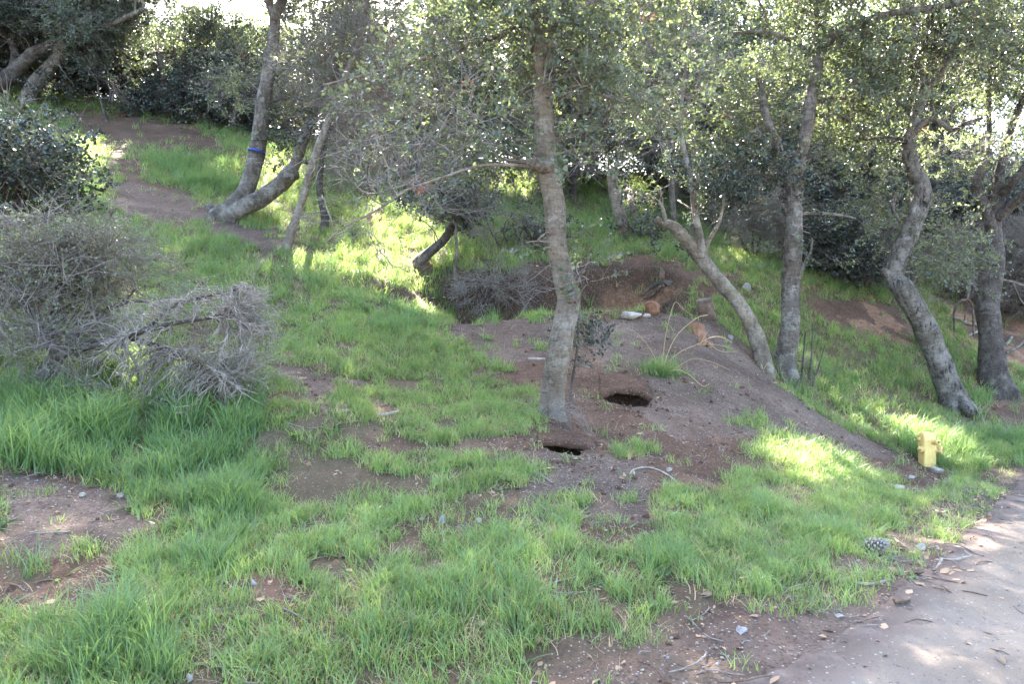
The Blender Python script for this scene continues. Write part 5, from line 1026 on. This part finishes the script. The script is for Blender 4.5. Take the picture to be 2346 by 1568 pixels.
# cut stump leaning on the mound and the root stump on the bank
b = G(1618, 722); th = thing('tree_stump', 'short dark sawn stump on the right end of the mound crest', 'stump', b, 'stumps'); s_ = b[1] / F
mb = MB(); ax_v = np.array([-.22, -.25, 1.0]); L_ = 36 * s_; R_ = 19 * s_; k = 18; pr = [(-.08, R_ * 1.12), (0, R_ * 1.05), (L_ * .5, R_ * .98), (L_, R_ * .95)]
V, Q, T = lathe(np.zeros(3), ax_v, pr, k); V[:-1] *= (1 + .08 * (rng.random(len(V) - 1) - .5))[:, None]; mb.add(V, Q, T); link('trunk', mb.mesh('trunk', M['brown_wood']), th)
mb = MB(); mb.add(*lathe(ax_v / np.linalg.norm(ax_v) * (L_ + .003), ax_v, [(0, R_ * .86), (.004, R_ * .84)], k)); link('cut_face', mb.mesh('cut_face', M['bark_tan']), th)
b = G(1516, 655); th = thing('tree_stump', 'small sawn stub on spread dark roots above the bank of the hollow', 'stump', b, 'stumps'); s_ = b[1] / F
mb = MB(); mb.add(*lathe(np.array([0, 0, 8 * s_]), np.array([.05, -.05, 1]), [(-.1, 9 * s_), (6 * s_, 6 * s_), (26 * s_, 5.2 * s_)], 10)); link('stub', mb.mesh('stub', M['brown_wood']), th)
mb = MB(); mb.add(*lathe(np.array([0, 0, 34 * s_ + .003]), np.array([.05, -.05, 1]), [(0, 5 * s_), (.004, 4.9 * s_)], 10)); link('cut_face', mb.mesh('cut_face', M['stone']), th)
for line in [[(0, 10, 9), (-20, 0, 8), (-38, -14, 6), (-50, -26, 4)], [(0, 10, 9), (-10, -8, 7), (-28, -26, 6), (-40, -30, 4)], [(2, 10, 9), (16, 0, 8), (24, -20, 7), (30, -32, 5)], [(2, 12, 8), (22, 6, 6), (40, -6, 4)]]:
    mb = MB(); stem_geo(mb, np.array([[a * s_, -.05 - .02 * i, z * s_] for i, (a, z, w_) in enumerate(line)]), [w_ * .5 * s_ for a, z, w_ in line], 8, 0, .15, 5); link('root', mb.mesh('root', M['bark_dark']), th)
# fine roots hanging from the cut bank
A = []; B = []; r = np.random.default_rng(8)
for i in range(130):
    x = -1.9 + 5.4 * r.random(); y = 15.9 + .12 * (x - 1.2) + r.normal(0, .15); o = np.array([x, y, float(H(x, y)) + .02]); e = o + np.array([r.normal(0, .18), -.25 - .35 * r.random(), -.25 - .5 * r.random()]); e[2] = max(e[2], float(H(e[0], e[1])) + .02); A.append(bend(o, e, 6, r, .15)); B.append(np.linspace(.004, .0018, 6))
V, Q = tubes(np.array(A), np.array(B), 4); link('bank_roots', mk_mesh('bank_roots', V, [Q], M['brown_wood']), None, kind='stuff', label='thin bare roots hanging over the dark bank of the hollow')
# blue band on the double-stemmed oak
D = G(515, 500)[1]; o = P(588, 347, D); ax_v = np.array([.22, 0, 1.0]); rr = 18.5 / F * D
V, Q, T = lathe(o, ax_v, [(-.024, rr), (-.022, rr + .01), (.022, rr + .01), (.024, rr)], 24); t_ = link('blue_band', mk_mesh('blue_band', V - o, [Q], plain('blue_tape', [(.4, (.015, .04, .20)), (.6, (.025, .065, .30))], 20, .5, 0)), None, label='blue tape band tied round the upright stem of the double-stemmed oak', category='tape'); t_.location = o
